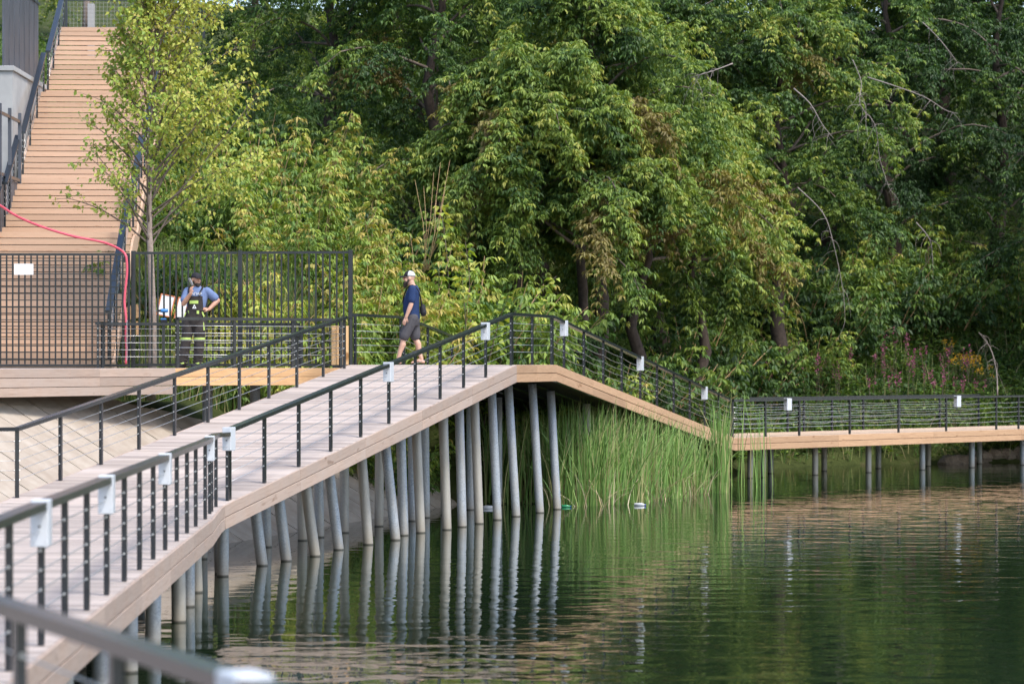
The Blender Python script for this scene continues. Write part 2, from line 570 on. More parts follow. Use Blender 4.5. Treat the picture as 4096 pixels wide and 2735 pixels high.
# ------------------------------------------------------------------ concrete bank
U = Vector((0.2503, 0.9682, 0))            # along the waterline
NL = Vector((-0.9682, 0.2503, 0))          # up the bank
W0 = Vector((-5, 51.6, 0))
bank = thing('concrete_embankment', 'sloping pale concrete bank of long slabs below the wooden walkway', 'embankment', W0)
def top_of(t):
    return 4.75 if t < 2.0 else max(2.5, 4.75 - (t - 2.0) * 0.24)
t = -16.0
while t < 14.6:
    wdt = 1.02
    q = MB()
    pts = []
    jig = random.uniform(-0.012, 0.012)
    for (a, d) in ((t + 0.012, -1.3), (t + wdt - 0.02, -1.3), (t + wdt - 0.02, top_of(t + wdt)), (t + 0.012, top_of(t))):
        pts.append(U * a + NL * d + Vector((0, 0, 0.6 * d + jig)))
    lowp = [p - Vector((0, 0, 0.13)) for p in pts]
    q.add(lowp + pts, [(3, 2, 1, 0), (4, 5, 6, 7), (0, 1, 5, 4), (1, 2, 6, 5), (2, 3, 7, 6), (3, 0, 4, 7)])
    q.build('slab', 'concrete', bank)
    t += wdt

# ------------------------------------------------------------------ boardwalk sections
def frame_of(a, b):
    d = Vector((b[0] - a[0], b[1] - a[1], 0))
    L = d.length
    dz = b[2] - a[2]
    return L, math.hypot(L, dz), math.atan2(d.y, d.x), math.atan2(dz, L)

def board_mesh(name, size, m):
    return MB().cbox((0, 0, 0), size, None, 0.004).mesh(name, m)

def deck_section(name, label, a, b, W, m_deck, m_fas, far_fascia=True, fas_len=3.1, n_fas=2, fas_h=0.16):
    L, L3, th, pit = frame_of(a, b)
    root = thing(name, label, 'boardwalk', a, (0, -pit, th))
    n = int(L3 / 0.145)
    pitch = L3 / n
    me = board_mesh('plank', (pitch - 0.010, W, 0.03), m_deck)
    for i in range(n):
        link('plank', me, root, (pitch * (i + 0.5), W / 2 + random.uniform(-0.004, 0.004), -0.015 + random.uniform(-0.0015, 0.0015)))
    k = max(1, round(L3 / fas_len))
    seg = L3 / k
    fm = board_mesh('fascia_board', (seg - 0.004, 0.03, fas_h), m_fas)
    for side in ((-0.017,) + ((W + 0.017,) if far_fascia else ())):
        for r in range(n_fas):
            for i in range(k):
                link('fascia_board', fm, root, (seg * (i + 0.5), side + random.uniform(-0.002, 0.002), -fas_h / 2 - 0.001 - r * (fas_h + 0.011)))
    for y in (0.10, 0.75, 1.35, 1.95, 2.55, W - 0.12):  # includes extra black beams added to keep the deck underside dark
        MB().box((0.02, y - 0.05, -0.30), (L3 - 0.02, y + 0.05, -0.034)).build('beam', 'black', root)
    return root

N0 = Vector((-3.98, 42.0, 1.12))
N1 = Vector((0.06, 58.4, 3.04))
ru = Vector((0.2392, 0.971, 0))
rn = Vector((-0.971, 0.2392, 0))
P2 = N1 + ru * 3.4
P3 = Vector((5.8, 79.8, 1.12))
P4 = P3 + Vector((0.6526, 0.7577, 0)) * 19.0
WD = 3.3
up_ramp = deck_section('boardwalk_ramp', 'timber ramp climbing from the low deck to the crest on slanted steel piles', N0, N1, WD, 'deck', 'fascia')
crest = deck_section('boardwalk_landing', 'level timber landing at the crest where the bearded man walks', N1, P2, WD, 'deck', 'fascia_pier', True, 1.7)
down_ramp = deck_section('boardwalk_ramp', 'timber ramp descending behind the tall reeds to the far pier', P2, P3, WD, 'deck_pier', 'fascia_pier')
pier = deck_section('boardwalk_pier', 'low orange timber pier along the flowering far bank', P3, P4, 3.0, 'deck_pier', 'fascia_pier', True, 4.4)

# low deck: boards lie across the path
EDGE = [(-0.4, 8.3), (-1.96, 12.15), (-2.95, 14.5), (-3.2, 21.2), (-3.78, 38.3), (-3.95, 41.2), (-3.98, 42.0)]
def edge_x(y):
    for (x0, y0), (x1, y1) in zip(EDGE[:-1], EDGE[1:]):
        if y0 <= y <= y1:
            return x0 + (x1 - x0) * (y - y0) / (y1 - y0)
    return EDGE[-1][0]
low = thing('boardwalk_deck', 'low level timber deck of pinkish weathered boards in the foreground', 'boardwalk', (-3.5, 30, 1.12))
pm = MB().cbox((0, 0, 0), (1, 0.135, 0.03), None, 0).mesh('plank', 'deck_x')
y = 8.4
back = N0 + rn * WD
while y < 42.9:
    xr = edge_x(y) if y <= 42 else -3.98 - (y - 42) * 4.06
    xl = -10.5
    link('plank', pm, low, ((xr + xl) / 2 + 3.5, y - 30, -0.017 + random.uniform(-0.0015, 0.0015)), None, (xr - xl, 1, 1))
    y += 0.145
for (x0, y0), (x1, y1) in zip(EDGE[:-1], EDGE[1:]):
    L = math.hypot(x1 - x0, y1 - y0)
    k = max(1, round(L / 3.2))
    th = math.atan2(y1 - y0, x1 - x0)
    for r in range(2):
        for i in range(k):
            f = (i + 0.5) / k
            q = MB().cbox((0, 0, 0), (L / k + 0.006, 0.03, 0.16), None, 0.004)
            link('fascia_board', q.mesh('fascia_board', 'fascia'), low,
                 (x0 + (x1 - x0) * f + 3.5 + 0.017 * math.sin(th), y0 + (y1 - y0) * f - 30 - 0.017 * math.cos(th), -0.082 - 0.171 * r), (0, 0, th))
for dx in (0.4, 1.7, 3.2):
    MB().sweep([(x + 3.5 - dx, y - 30, -0.034) for x, y in EDGE], 0.1, 0.26).build('beam', 'black', low)

# wooden walkway in front of the stairs
WZ = 2.98
walk = thing('wooden_walkway', 'orange larch walkway leading from the stairs to the crest landing', 'boardwalk', (-6.34, 57.3, WZ))
WA = Vector((-6.34, 57.3, WZ))
WB = Vector((-3.22, 59.16, WZ))
WC = Vector((-10.2, 48.2, WZ))
o = WA
def lp(v):
    return Vector(v) - o
wl = (WB - WA)
th = math.atan2(wl.y, wl.x)
Lw = wl.length
pw = board_mesh('plank', (0.14, 3.0, 0.03), 'deck')
for i in range(int(Lw / 0.147)):
    p = wl.normalized() * (0.075 + i * 0.147)
    nn = Vector((-math.sin(th), math.cos(th), 0))
    link('plank', pw, walk, p + nn * 1.5 + Vector((0, 0, -0.016)), (0, 0, th))
for r in range(2):
    f = MB().cbox((0, 0, 0), (Lw, 0.03, 0.16), None, 0.004).mesh('fascia_board', 'fascia_new')
    link('fascia_board', f, walk, wl / 2 + Vector((math.sin(th), -math.cos(th), 0)) * 0.018 + Vector((0, 0, -0.081 - 0.167 * r)), (0, 0, th))
wl2 = WC - WA
th2 = math.atan2(wl2.y, wl2.x)
L2 = wl2.length
for r in range(3):
    seg = [0, 0.28, 0.62, 1.0]
    for s0, s1 in zip(seg[:-1], seg[1:]):
        f = MB().cbox((0, 0, 0), (L2 * (s1 - s0) - 0.004, 0.03, 0.155), None, 0.004).mesh('fascia_board', 'fascia')
        link('fascia_board', f, walk, wl2 * ((s0 + s1) / 2) + Vector((-math.sin(th2), math.cos(th2), 0)) * 0.018 + Vector((0, 0, -0.079 - 0.165 * r)), (0, 0, th2))
pw2 = MB().cbox((0, 0, 0), (1, 0.14, 0.03), None, 0).mesh('plank', 'deck_x')
yy = 48.4
while yy < 61.0:
    if yy < 57.3:
        xr = WC.x + (WA.x - WC.x) * (yy - WC.y) / (WA.y - WC.y) - 0.02
    else:
        xr = WA.x - (yy - 57.3) * 0.62
    xl = -13.0
    if xr > xl + 0.2:
        link('plank', pw2, walk, lp(((xr + xl) / 2, yy, WZ - 0.018)), None, (xr - xl, 1, 1))
    yy += 0.147
MB().sweep([lp(p - Vector((0, 0, 0.06))) for p in (WB + Vector((-0.2, 0.5, 0)), WA + Vector((-0.15, 0.5, 0)), WC + Vector((-0.5, 0.35, 0)))], 0.1, 0.2).build('beam', 'black', walk)
for px, pd in ((1020, 59.6), (1230, 59.9), (830, 59.0)):
    p = at(px, 1500, pd)
    MB().tube([lp((p.x, p.y, 0.6)), lp((p.x, p.y, WZ - 0.33))], 0.1, 14).build('pile', 'steel', walk, True)

# ------------------------------------------------------------------ piles
def pile(root, x, y, ztop, lean=(0.0, 0.0), r=0.086, zb=-1.0):
    """x, y at the waterline; lean = plan shift per metre going up"""
    q = MB()
    inv = root.matrix_basis.inverted()
    pts = [Vector((x + lean[0] * z, y + lean[1] * z, z)) for z in (zb, 0.0, ztop * 0.5, ztop)]
    q.tube([inv @ p for p in pts], r, 16)
    q.build('pile', 'steel', root, True)

def ramp_z(t):
    return 1.12 + 1.92 * min(max(t, 0), 16.89) / 16.89
LEAN = (-0.085, 0.01)
front_t = [(4.33, .88), (5.45, .86), (6.68, .78), (8.38, .91), (9.86, .84), (11.26, .76), (12.66, 1.01), (13.53, .94), (14.62, .74), (15.65, .72), (16.85, .70)]
for t, ins in front_t:
    p = N0 + ru * t + rn * ins
    pile(up_ramp, p.x, p.y, ramp_z(t) - 0.3, (LEAN[0] * random.uniform(0.5, 1.5) * (1.2 if t < 12 else 0.4), LEAN[1]))
for t, ins in ((2.0, .7), (3.2, 1.6), (5.6, 2.3), (8.81, 2.3), (10.77, 2.3), (11.75, 2.3), (13.24, 2.3), (15.48, 2.3), (1.0, 2.4)):
    p = N0 + ru * t + rn * ins
    pile(up_ramp, p.x, p.y, ramp_z(t) - 0.3, (random.uniform(-0.03, 0.01), 0.0))
for t, ins in ((1.40, .70), (2.78, .66)):
    p = N1 + ru * t + rn * ins
    pile(crest, p.x, p.y, 2.72, (-0.06 if t > 2 else -0.045, 0))
for t, ins in ((0.6, 2.2), (1.9, 2.3), (3.0, 2.2)):
    p = N1 + ru * t + rn * ins
    pile(crest, p.x, p.y, 2.72, (-0.01, 0))
du = (P3 - P2).to_2d().normalized()
dun = Vector((-du.y, du.x))
Ld = (P3 - P2).to_2d().length
def down_z(t):
    return 3.04 - 1.92 * t / Ld
for t, ins, ln in ((0.95, .57, -0.06), (2.5, .6, -0.055), (5.5, .7, 0), (8, .7, 0), (11, .7, 0), (14, .7, 0.0), (16, .6, 0), (18, .6, 0), (1.8, 2.3, 0), (4, 2.3, 0), (7, 2.3, 0), (10, 2.3, 0), (13, 2.3, 0), (16.5, 2.3, 0)):
    p = P2.to_2d() + du * t + dun * ins
    pile(down_ramp, p.x, p.y, down_z(t) - 0.3, (ln, 0))
for y, dx in ((46.2 - 1.6, 0.28), (41.0, 0.3), (38.6, 0.3), (36.3, 0.25), (33.2, 0.3), (30.4, 0.3), (27.6, 0.3), (24.6, 0.3), (21.6, 0.3), (18.6, 0.3)):
    pile(low, edge_x(min(y, 42)) - dx, y, 0.82, (random.uniform(-0.06, 0.01), 0), 0.086)
    pile(low, edge_x(min(y, 42)) - dx - 1.3, y + 0.8, 0.82, (random.uniform(-0.03, 0.03), 0), 0.086)
for t in (1.75, 2.35, 4.75, 7.35, 10.1, 12.75, 15.6, 18.2):
    pf = P3 + Vector((0.6526, 0.7577, 0)) * t + Vector((-0.7577, 0.6526, 0)) * 0.75
    pile(pier, pf.x, pf.y, 0.82, (0, 0), 0.083)
    pf = P3 + Vector((0.6526, 0.7577, 0)) * (t + 0.2) + Vector((-0.7577, 0.6526, 0)) * 2.4
    pile(pier, pf.x, pf.y, 0.82, (0, 0), 0.083)

# ------------------------------------------------------------------ cable railings
CAB_H = [0.25, 0.387, 0.524, 0.661, 0.798]
def railing(label, runs, sag=0.0, h=1.0, w=0.11, rail_h=0.055, post=0.058, cable_r=0.0045, inset_runs=None, group='black cable railings'):
    """runs: list of post base points (world) in order along one continuous rail"""
    pts = [Vector(p) for p in runs]
    o = pts[0]
    root = thing('cable_railing', label, 'railing', o, (0, 0, 0), group)
    L = [p - o for p in pts]
    MB().sweep([p + Vector((0, 0, h)) for p in L], w, rail_h).build('handrail', 'black', root)
    fit = MB()
    for i, p in enumerate(L):
        d = (L[min(i + 1, len(L) - 1)] - L[max(i - 1, 0)])
        R = Matrix.Rotation(math.atan2(d.y, d.x), 3, 'Z')
        me = MB().cbox((0, 0, (h - rail_h) / 2), (post, 0.045, h - rail_h - 0.004), R).mesh('post', 'black')
        link('post', me, root, p)
        for ch in CAB_H:
            fit.tube([p + Vector((0, 0, ch)) + R @ Vector((-0.042, 0, 0)), p + Vector((0, 0, ch)) + R @ Vector((0.042, 0, 0))], 0.0115, 6)
    tag(fit.build('cable_fitting', 'cable', root), 'small round steel cable fittings on the posts', None, None, 'stuff')
    for ch in CAB_H:
        c = []
        for a, b in zip(L[:-1], L[1:]):
            k = 5 if sag else 1
            s = sag * random.uniform(0.3, 1.3)
            for j in range(k):
                f = j / k
                c.append(a.lerp(b, f) + Vector((0, 0, ch - s * 4 * f * (1 - f))))
        c.append(L[-1] + Vector((0, 0, ch)))
        MB().tube(c, cable_r, 5).build('cable', 'cable', root, True)
    return root

def along(a, u, ts, zf, n, ins):
    return [Vector((a.x + u[0] * t + n[0] * ins, a.y + u[1] * t + n[1] * ins, zf(t))) for t in ts]

BOXES = []
RT = [0.48] + [2.01 + 1.61 * i for i in range(9)] + [16.85]
near_pts = along(N0, ru, RT, ramp_z, rn, 0.07)
railing('black cable railing on the lake side of the climbing ramp', near_pts)
far_ts = [0.45 + 1.61 * i for i in range(10)] + [16.3]
far_pts = along(N0, ru, far_ts, ramp_z, rn, WD - 0.07)
railing('black cable railing on the land side of the climbing ramp', [Vector((-9.6, 43.9, 1.12))] + far_pts, 0)
cr_pts = along(N1, ru, [0.03, 1.7, 3.38], lambda t: 3.04, rn, 0.07)
railing('short black cable railing round the lake side of the crest landing', cr_pts)
d_ts = [0.04, 1.0, 2.7, 4.45, 6.2, 8.05, 9.8, 11.65, 13.5, 15.3, 17.1, 18.7]
d_pts = along(P2, du, d_ts, down_z, dun, 0.07)
railing('black cable railing on the lake side of the descending ramp', d_pts, 0.035, cable_r=0.0055)
b0 = P2 + rn * (WD - 0.07)
back_pts = [N1 + rn * (WD - 0.07) + Vector((0.02, 0.3, 0)), b0 - ru * 0.05]
railing('black cable railing across the back of the crest landing behind the bin', back_pts, cable_r=0.006)
railing('black cable railing on the land side of the descending ramp among shrubs', along(P2, du, [0.1, 1.8, 3.6, 5.4, 7.2, 9.2, 11.2, 13.2, 15.2], down_z, dun, WD - 0.07), 0.03)
pu = Vector((0.6526, 0.7577))
pn = Vector((-0.7577, 0.6526))
p_pts = along(P3, pu, [0.03, 1.49, 3.04, 5.43, 7.84, 10.3, 13.0, 14.24, 16.4, 18.6], lambda t: 1.12, pn, 0.07)
railing('black cable railing on the lake side of the far pier', p_pts, 0.03, cable_r=0.007)
railing('black cable railing on the bank side of the far pier', along(P3, pu, [-4.2, -2.0, 0.3, 2.6, 4.4, 6.5, 7.3, 8.7, 10.3, 12.2, 14.4, 16.6], lambda t: 1.12, pn, 2.93), 0.03, cable_r=0.007)
low_pts = [Vector((edge_x(yy) - 0.07, yy, 1.12)) for yy in (14.9, 16.4, 17.9, 19.45, 21.2, 22.65, 24.2, 25.8, 27.4, 28.95, 30.5, 32.0, 33.6, 35.15, 36.6, 38.3, 39.7, 40.3, 41.6)]
low_pts.append(N0 + rn * 0.07 + ru * 0.4)
railing('black cable railing along the lake edge of the low deck', low_pts)
fg = [Vector((-0.45, 8.45, 1.12)), Vector((-0.82, 9.36, 1.12)), Vector((-1.40, 10.78, 1.12)), Vector((-1.96, 12.15, 1.12)), Vector((-2.88, 14.35, 1.12))]
railing('blurred black cable railing at the near corner of the low deck', fg)
w_front = [WA + Vector((0.05, 0.08, 0)), WA.lerp(WB, 0.34) + Vector((0, 0.08, 0)), WA.lerp(WB, 0.68) + Vector((0, 0.08, 0)), WB + Vector((-0.10, 0.03, 0))]
railing('black cable railing in front of the worker on the walkway', w_front, cable_r=0.006, h=0.96)
w_rear = [at(392, 1474, 59.0), at(410, 1474, 59.9), at(654, 1474, 60.0), at(1000, 1474, 60.25), at(1200, 1474, 60.4)]
for p in w_rear:
    p.z = WZ - 0.03
railing('black cable railing behind the worker with a drill standing on it', w_rear, cable_r=0.006, h=0.92)

def rail_box(p, d, label, h=1.0, sc=1.0):
    """white box clasping the handrail above post base p, rail direction d"""
    th = math.atan2(d[1], d[0])
    root = thing('rail_box', label, 'box', (p[0], p[1], p[2] + h), (0, 0, th), 'white boxes on the handrails')
    MB().cbox((0, 0, -0.150), (0.21, 0.125, 0.325), None, 0.006).build('housing', 'box_white', root)
    MB().tube([(-0.103, 0.0, -0.17), (-0.112, 0.0, -0.17)], 0.009, 8).build('cable_grommet', 'black', root)
    for yy in (-0.04, 0.04):
        MB().tube([(-0.103, yy, -0.28), (-0.108, yy, -0.28)], 0.004, 6).build('screw', 'chain', root)
    return root
ru2 = (ru.x, ru.y)
for i, lab in ((0, 'white box on the handrail at the bend where the ramp starts to climb'),
               (5, 'white box on the climbing handrail below the walking man'),
               (9, 'white box on the climbing handrail just short of the crest')):
    rail_box(near_pts[i] - ru * 0.02, ru2, lab)
for i, lab in ((1, 'white box on the descending handrail right after the crest'),
               (5, 'white box on the descending handrail halfway down the ramp'),
               (9, 'white box on the descending handrail near the foot of the ramp')):
    rail_box(d_pts[i], du, lab)
rail_box(Vector(p_pts[1]).lerp(p_pts[2], 0.66), pu, 'white box on the far pier handrail beside the reeds')
rail_box(Vector(p_pts[5]).lerp(p_pts[6], 0.22), pu, 'white box on the far pier handrail in front of the yellow flowers')
for i, lab in ((4, 'white box on the low deck handrail, nearest the blurred corner railing'),
               (7, 'white box on the low deck handrail, second from the blurred corner railing'),
               (11, 'white box on the low deck handrail, third from the blurred corner railing'),
               (16, 'white box on the low deck handrail, last before the climbing ramp')):
    rail_box(low_pts[i], Vector(low_pts[i + 1]) - Vector(low_pts[i]), lab)
rail_box(fg[1], fg[0] - fg[1], 'large blurred white box on the nearest corner railing')

# ------------------------------------------------------------------ steel fence and gate
FY = 60.6
FB, FT = WZ + 0.02, 5.28
gate = thing('mesh_gate', 'black steel grid gate closing off the foot of the stairs', 'gate', (-9.0, FY - 0.3, FB))
gx0, gx1, gh = -1.95, 1.43, FT - FB - 0.06
for z in (0.03, gh):
    MB().box((gx0, -0.02, z - 0.022), (gx1, 0.02, z + 0.022)).build('frame_bar', 'black', gate)
for x in (gx0, gx1):
    MB().box((x - 0.022, -0.0225, 0.0), (x + 0.022, 0.0225, gh + 0.024)).build('frame_bar', 'black', gate)
vb = MB().box((-0.0155, -0.012, 0.055), (0.0155, 0.012, gh - 0.024)).mesh('vertical_bar', 'black')
k = int((gx1 - gx0) / 0.119)
for i in range(1, k):
    link('vertical_bar', vb, gate, (gx0 + (gx1 - gx0) * i / k, 0, 0))
hb = MB().box((gx0 + 0.02, -0.005, -0.009), (gx1 - 0.02, 0.005, 0.009)).mesh('horizontal_bar', 'black')
for i in range(1, 17):
    link('horizontal_bar', hb, gate, (0, -0.018, 0.03 + (gh - 0.03) * i / 17))

def bar_fence(label, a, b, n, posts):
    a, b = Vector(a), Vector(b)
    L = (b - a).length
    th = math.atan2(b.y - a.y, b.x - a.x)
    root = thing('bar_fence', label, 'fence', a, (0, 0, th), 'black steel bar fence panels')
    hh = FT - FB
    for z in (0.04, hh - 0.03):
        MB().box((0, -0.02, z - 0.025), (L, 0.02, z + 0.025)).build('rail', 'black', root)
    for x in posts:
        MB().cbox((x * L, 0, hh / 2), (0.085, 0.085, hh + 0.03), None, 0.006).build('post', 'black', root)
    bm = MB().box((-0.016, -0.014, 0.068), (0.016, 0.014, hh - 0.058)).mesh('bar', 'black')
    for i in range(1, n):
        link('bar', bm, root, (L * i / n, 0, 0))
    return root
bar_fence('black bar fence panel between the gate and the worker', (-7.49, FY - 0.2, FB), (-5.42, FY - 0.35, FB), 17, (0.0,))
bar_fence('black bar fence panel to the bin side of the worker', (-5.36, FY - 0.4, FB), (-3.17, FY - 0.65, FB), 16, (0.0, 1.0))

# small things round the fence
sg = tag(MB().cbox((0, 0, 0), (0.38, 0.004, 0.215)).build('notice_sheet', 'paper', None, False, at(95, 1077, FY - 0.345)), 'blank white sheet fixed to the grid gate', 'notice')
def board(px, py, d, w, h, tilt, label):
    p = at(px, py, d)
    root = thing('propped_board', label, 'board', p, (math.radians(-6), math.radians(tilt), 0))
    MB().cbox((0, 0, 0), (w, 0.01, h)).build('panel', 'paper', root)
    for s in (-1, 1):
        MB().cbox((s * (w / 2 - 0.01), -0.008, 0), (0.022, 0.006, h)).build('edging', 'orange', root)
        MB().cbox((0, -0.009, s * (h / 2 - 0.01)), (w - 0.05, 0.006, 0.022)).build('edging', 'orange', root)
board(664, 1222, 61.2, 0.30, 0.44, 12, 'white board with orange edging propped behind the drill')
board(726, 1234, 61.3, 0.22, 0.44, 12, 'white board with orange edging half hidden by the worker')

# hose
hp = [(-60, 790, 57.5), (0, 822, 58), (70, 866, 58.4), (170, 908, 58.9), (290, 944, 59.3), (400, 966, 59.7), (455, 985, 60.0), (490, 1006, 60.15), (505, 1030, 60.15), (508, 1090, 60.15), (502, 1150, 60.15), (498, 1210, 60.15), (504, 1270, 60.12), (503, 1340, 60.12), (506, 1400, 60.12), (503, 1456, 60.12)]
def spline(pts, k=5):
    P = [Vector(p) for p in pts]
    out = []
    for i in range(len(P) - 1):
        p0, p1, p2, p3 = P[max(i - 1, 0)], P[i], P[i + 1], P[min(i + 2, len(P) - 1)]
        for j in range(k):
            t = j / k
            out.append(0.5 * ((2 * p1) + (p2 - p0) * t + (2 * p0 - 5 * p1 + 4 * p2 - p3) * t * t + (3 * p1 - p0 - 3 * p2 + p3) * t ** 3))
    out.append(P[-1])
    return out
tag(MB().tube(spline([at(*q) for q in hp]), 0.024, 10).build('hose', 'hose', None, True), 'pink hose sagging past the stairs and tied down the fence post', 'hose')

# chain on the rear railing
ch = MB()
for i in range(26):
    p = at(508, 1284 + i * 6.2, 59.75)
    R = Matrix.Rotation(math.radians(90 * (i % 2) + 20), 3, 'Z')
    pts = [p + R @ Vector((0.011 * math.cos(a), 0, 0.021 * math.sin(a))) for a in np.linspace(0, 2 * math.pi, 9)]
    ch.tube(pts, 0.0035, 5, False)
tag(ch.build('chain', 'chain', None, True), 'steel chain hanging from the railing beside the pink hose', 'chain')

# cordless drill on the rear railing
p = at(655, 1300, 60.0)
p.z = WZ - 0.03 + 0.92
dr = thing('cordless_drill', 'blue and black cordless drill standing on the railing beside the worker', 'drill', p, (0, 0, math.radians(6)))
MB().cbox((0.0, 0, 0.028), (0.125, 0.075, 0.055), None, 0.008).build('battery', 'dark_cloth', dr)
MB().cbox((-0.005, 0, 0.070), (0.115, 0.07, 0.03), None, 0.008).build('foot', 'blue_tool', dr)
MB().tube([(-0.005, 0, 0.075), (0.005, 0, 0.14), (0.0, 0, 0.22)], [0.026, 0.022, 0.026], 10).build('handle', 'dark_cloth', dr, True)
MB().tube([(0.085, 0, 0.235), (0.06, 0, 0.235), (-0.03, 0, 0.235), (-0.06, 0, 0.235)], [0.028, 0.038, 0.038, 0.03], 12).build('motor_housing', 'blue_tool', dr, True)
MB().tube([(-0.058, 0, 0.235), (-0.075, 0, 0.235), (-0.115, 0, 0.235), (-0.125, 0, 0.235)], [0.03, 0.024, 0.020, 0.012], 12).build('chuck', 'dark_cloth', dr, True)
MB().tube([(-0.12, 0, 0.235), (-0.19, 0, 0.232)], 0.004, 6).build('drill_bit', 'chain', dr)

# litter bin at the end of the walkway
bp = at(1362, 1462, 59.35)
bp.z = WZ
bn = thing('litter_bin', 'litter bin with upright larch slats and arched black lid at the ramp top', 'bin', bp, (0, 0, math.radians(4)))
MB().box((-0.155, 0.0, 0.0), (0.155, 0.32, 0.06)).build('base_tray', 'black', bn)
for i in range(4):
    MB().cbox((-0.128 + i * 0.083, 0.0, 0.44), (0.074, 0.022, 0.76), None, 0.004).build('slat', 'slat', bn)
for i in range(4):
    MB().cbox((-0.165, 0.045 + i * 0.083, 0.44), (0.022, 0.074, 0.76), None, 0.004).build('slat', 'slat', bn)
MB().cbox((0.2, 0.15, 0.48), (0.05, 0.34, 0.96), None, 0.004).build('side_plate', 'black', bn)
MB().tube([(0.0, 0.16, 0.07), (0.0, 0.16, 0.80)], 0.13, 16).build('liner', 'panel', bn, True)
arc = [(-0.19 + 0.42 * f, 0.15, 0.90 + 0.09 * math.sin(math.pi * (0.12 + 0.88 * f) * 0.62)) for f in np.linspace(0, 1, 9)]
MB().sweep(arc, 0.36, 0.012).build('lid', 'black', bn)

# ------------------------------------------------------------------ stairs
SR, ST = 0.155, 0.30
st_dir = math.atan2(20, -1.0)
stairs = thing('wooden_staircase', 'long orange larch staircase climbing the hillside behind the grid gate', 'staircase', (-8.02, 61.1, WZ), (0, 0, st_dir - math.pi / 2))
SWID = 2.95
zc, yc = 0.0, 0.0
steps = []
for fl, cnt in enumerate((19, 9, 16, 14)):
    for i in range(cnt):
        zc += SR
        steps.append((yc, zc))
        yc += ST
    yc += 0.95 if fl < 3 else 0
    if fl < 3:
        steps.append((yc - 0.95, None))
riser = MB().cbox((0, 0, 0), (SWID, 0.03, 1.0), None, 0.003).mesh('riser', 'stair')
tread = MB().cbox((0, 0, 0), (SWID, ST - 0.02, 0.035), None, 0.004).mesh('tread', 'stair')
land = MB().cbox((0, 0, 0), (SWID + 0.03, 0.95, 0.04), None, 0.006).mesh('landing_board', 'stair')
lz = 0
for (y, z) in steps:
    if z is None:
        link('landing_board', land, stairs, (-SWID / 2, y + 0.95 / 2 + 0.016, lz - 0.0215))
        continue
    lz = z
    gap = 0.016 + 0.037 * z / 9.0              # open slot under every riser board
    link('riser', riser, stairs, (-SWID / 2 + random.uniform(-0.006, 0.006), y + 0.03, z - (SR - gap) / 2), None, (1, 1, SR - gap))
    link('tread', tread, stairs, (-SWID / 2 + random.uniform(-0.006, 0.006), y + ST / 2 + 0.045, z - 0.020))
TOPY, TOPZ = yc, zc
def stair_profile(y):
    z = 0
    for (a, b) in steps:
        if b is not None and a <= y:
            z = b
    return z
for x in (0.03, -SWID - 0.03):
    q = MB()
    ys = np.linspace(0, TOPY, 40)
    topl = [(x - 0.02, yy, stair_profile(yy) - 0.18) for yy in ys]
    rings = [[(x - 0.025, yy, stair_profile(yy) - 0.40), (x + 0.025, yy, stair_profile(yy) - 0.40), (x + 0.025, yy, stair_profile(yy) - 0.05), (x - 0.025, yy, stair_profile(yy) - 0.05)] for yy in ys]
    q.loft(rings)
    q.build('stringer', 'stair', stairs)
MB().cbox((-SWID / 2, TOPY + 1.2, TOPZ - 0.1), (SWID + 0.2, 2.2, 0.1)).build('top_platform', 'stair', stairs)
MB().cbox((0.20, 1.9, 0.62), (0.03, 0.9, 0.32), Matrix.Rotation(math.radians(25), 3, 'X'), 0.003).build('side_board', 'fascia_new', stairs)
MB().cbox((0.22, 2.5, 1.15), (0.32, 0.03, 0.28), Matrix.Rotation(math.radians(-14), 3, 'Y'), 0.003).build('side_board', 'fascia_new', stairs)
MB().cbox((0.24, 2.5, 0.80), (0.28, 0.03, 0.28), Matrix.Rotation(math.radians(-14), 3, 'Y'), 0.003).build('side_board', 'fascia_new', stairs)
sm = Matrix.Translation(stairs.location) @ Matrix.Rotation(st_dir - math.pi / 2, 4, 'Z')
fl_y = []
y0 = 0
for cnt in (19, 9, 16, 14):
    fl_y.append((y0, y0 + cnt * ST))
    y0 += cnt * ST + 0.95
for side, nm in ((-SWID + 0.06, 'wall side'), (-0.06, 'tree side')):
    for j, (ya, yb) in enumerate(fl_y):
        n = max(3, int((yb - ya) / 1.25))
        za, zb = stair_profile(ya + 0.01), stair_profile(yb - 0.01)
        pts = []
        for i in range(n + 1):
            yy = ya + 0.05 + (yb - ya - 0.12) * i / n
            pts.append(sm @ Vector((side, yy, za + (zb - za) * i / n)))
        nth = ('lowest', 'second', 'third', 'topmost')[j]
        railing('slate grey railing on the %s of the %s stair flight' % (nm, nth), pts, 0, 1.0, 0.13, 0.05, 0.05, 0.004, None, 'stair railings')

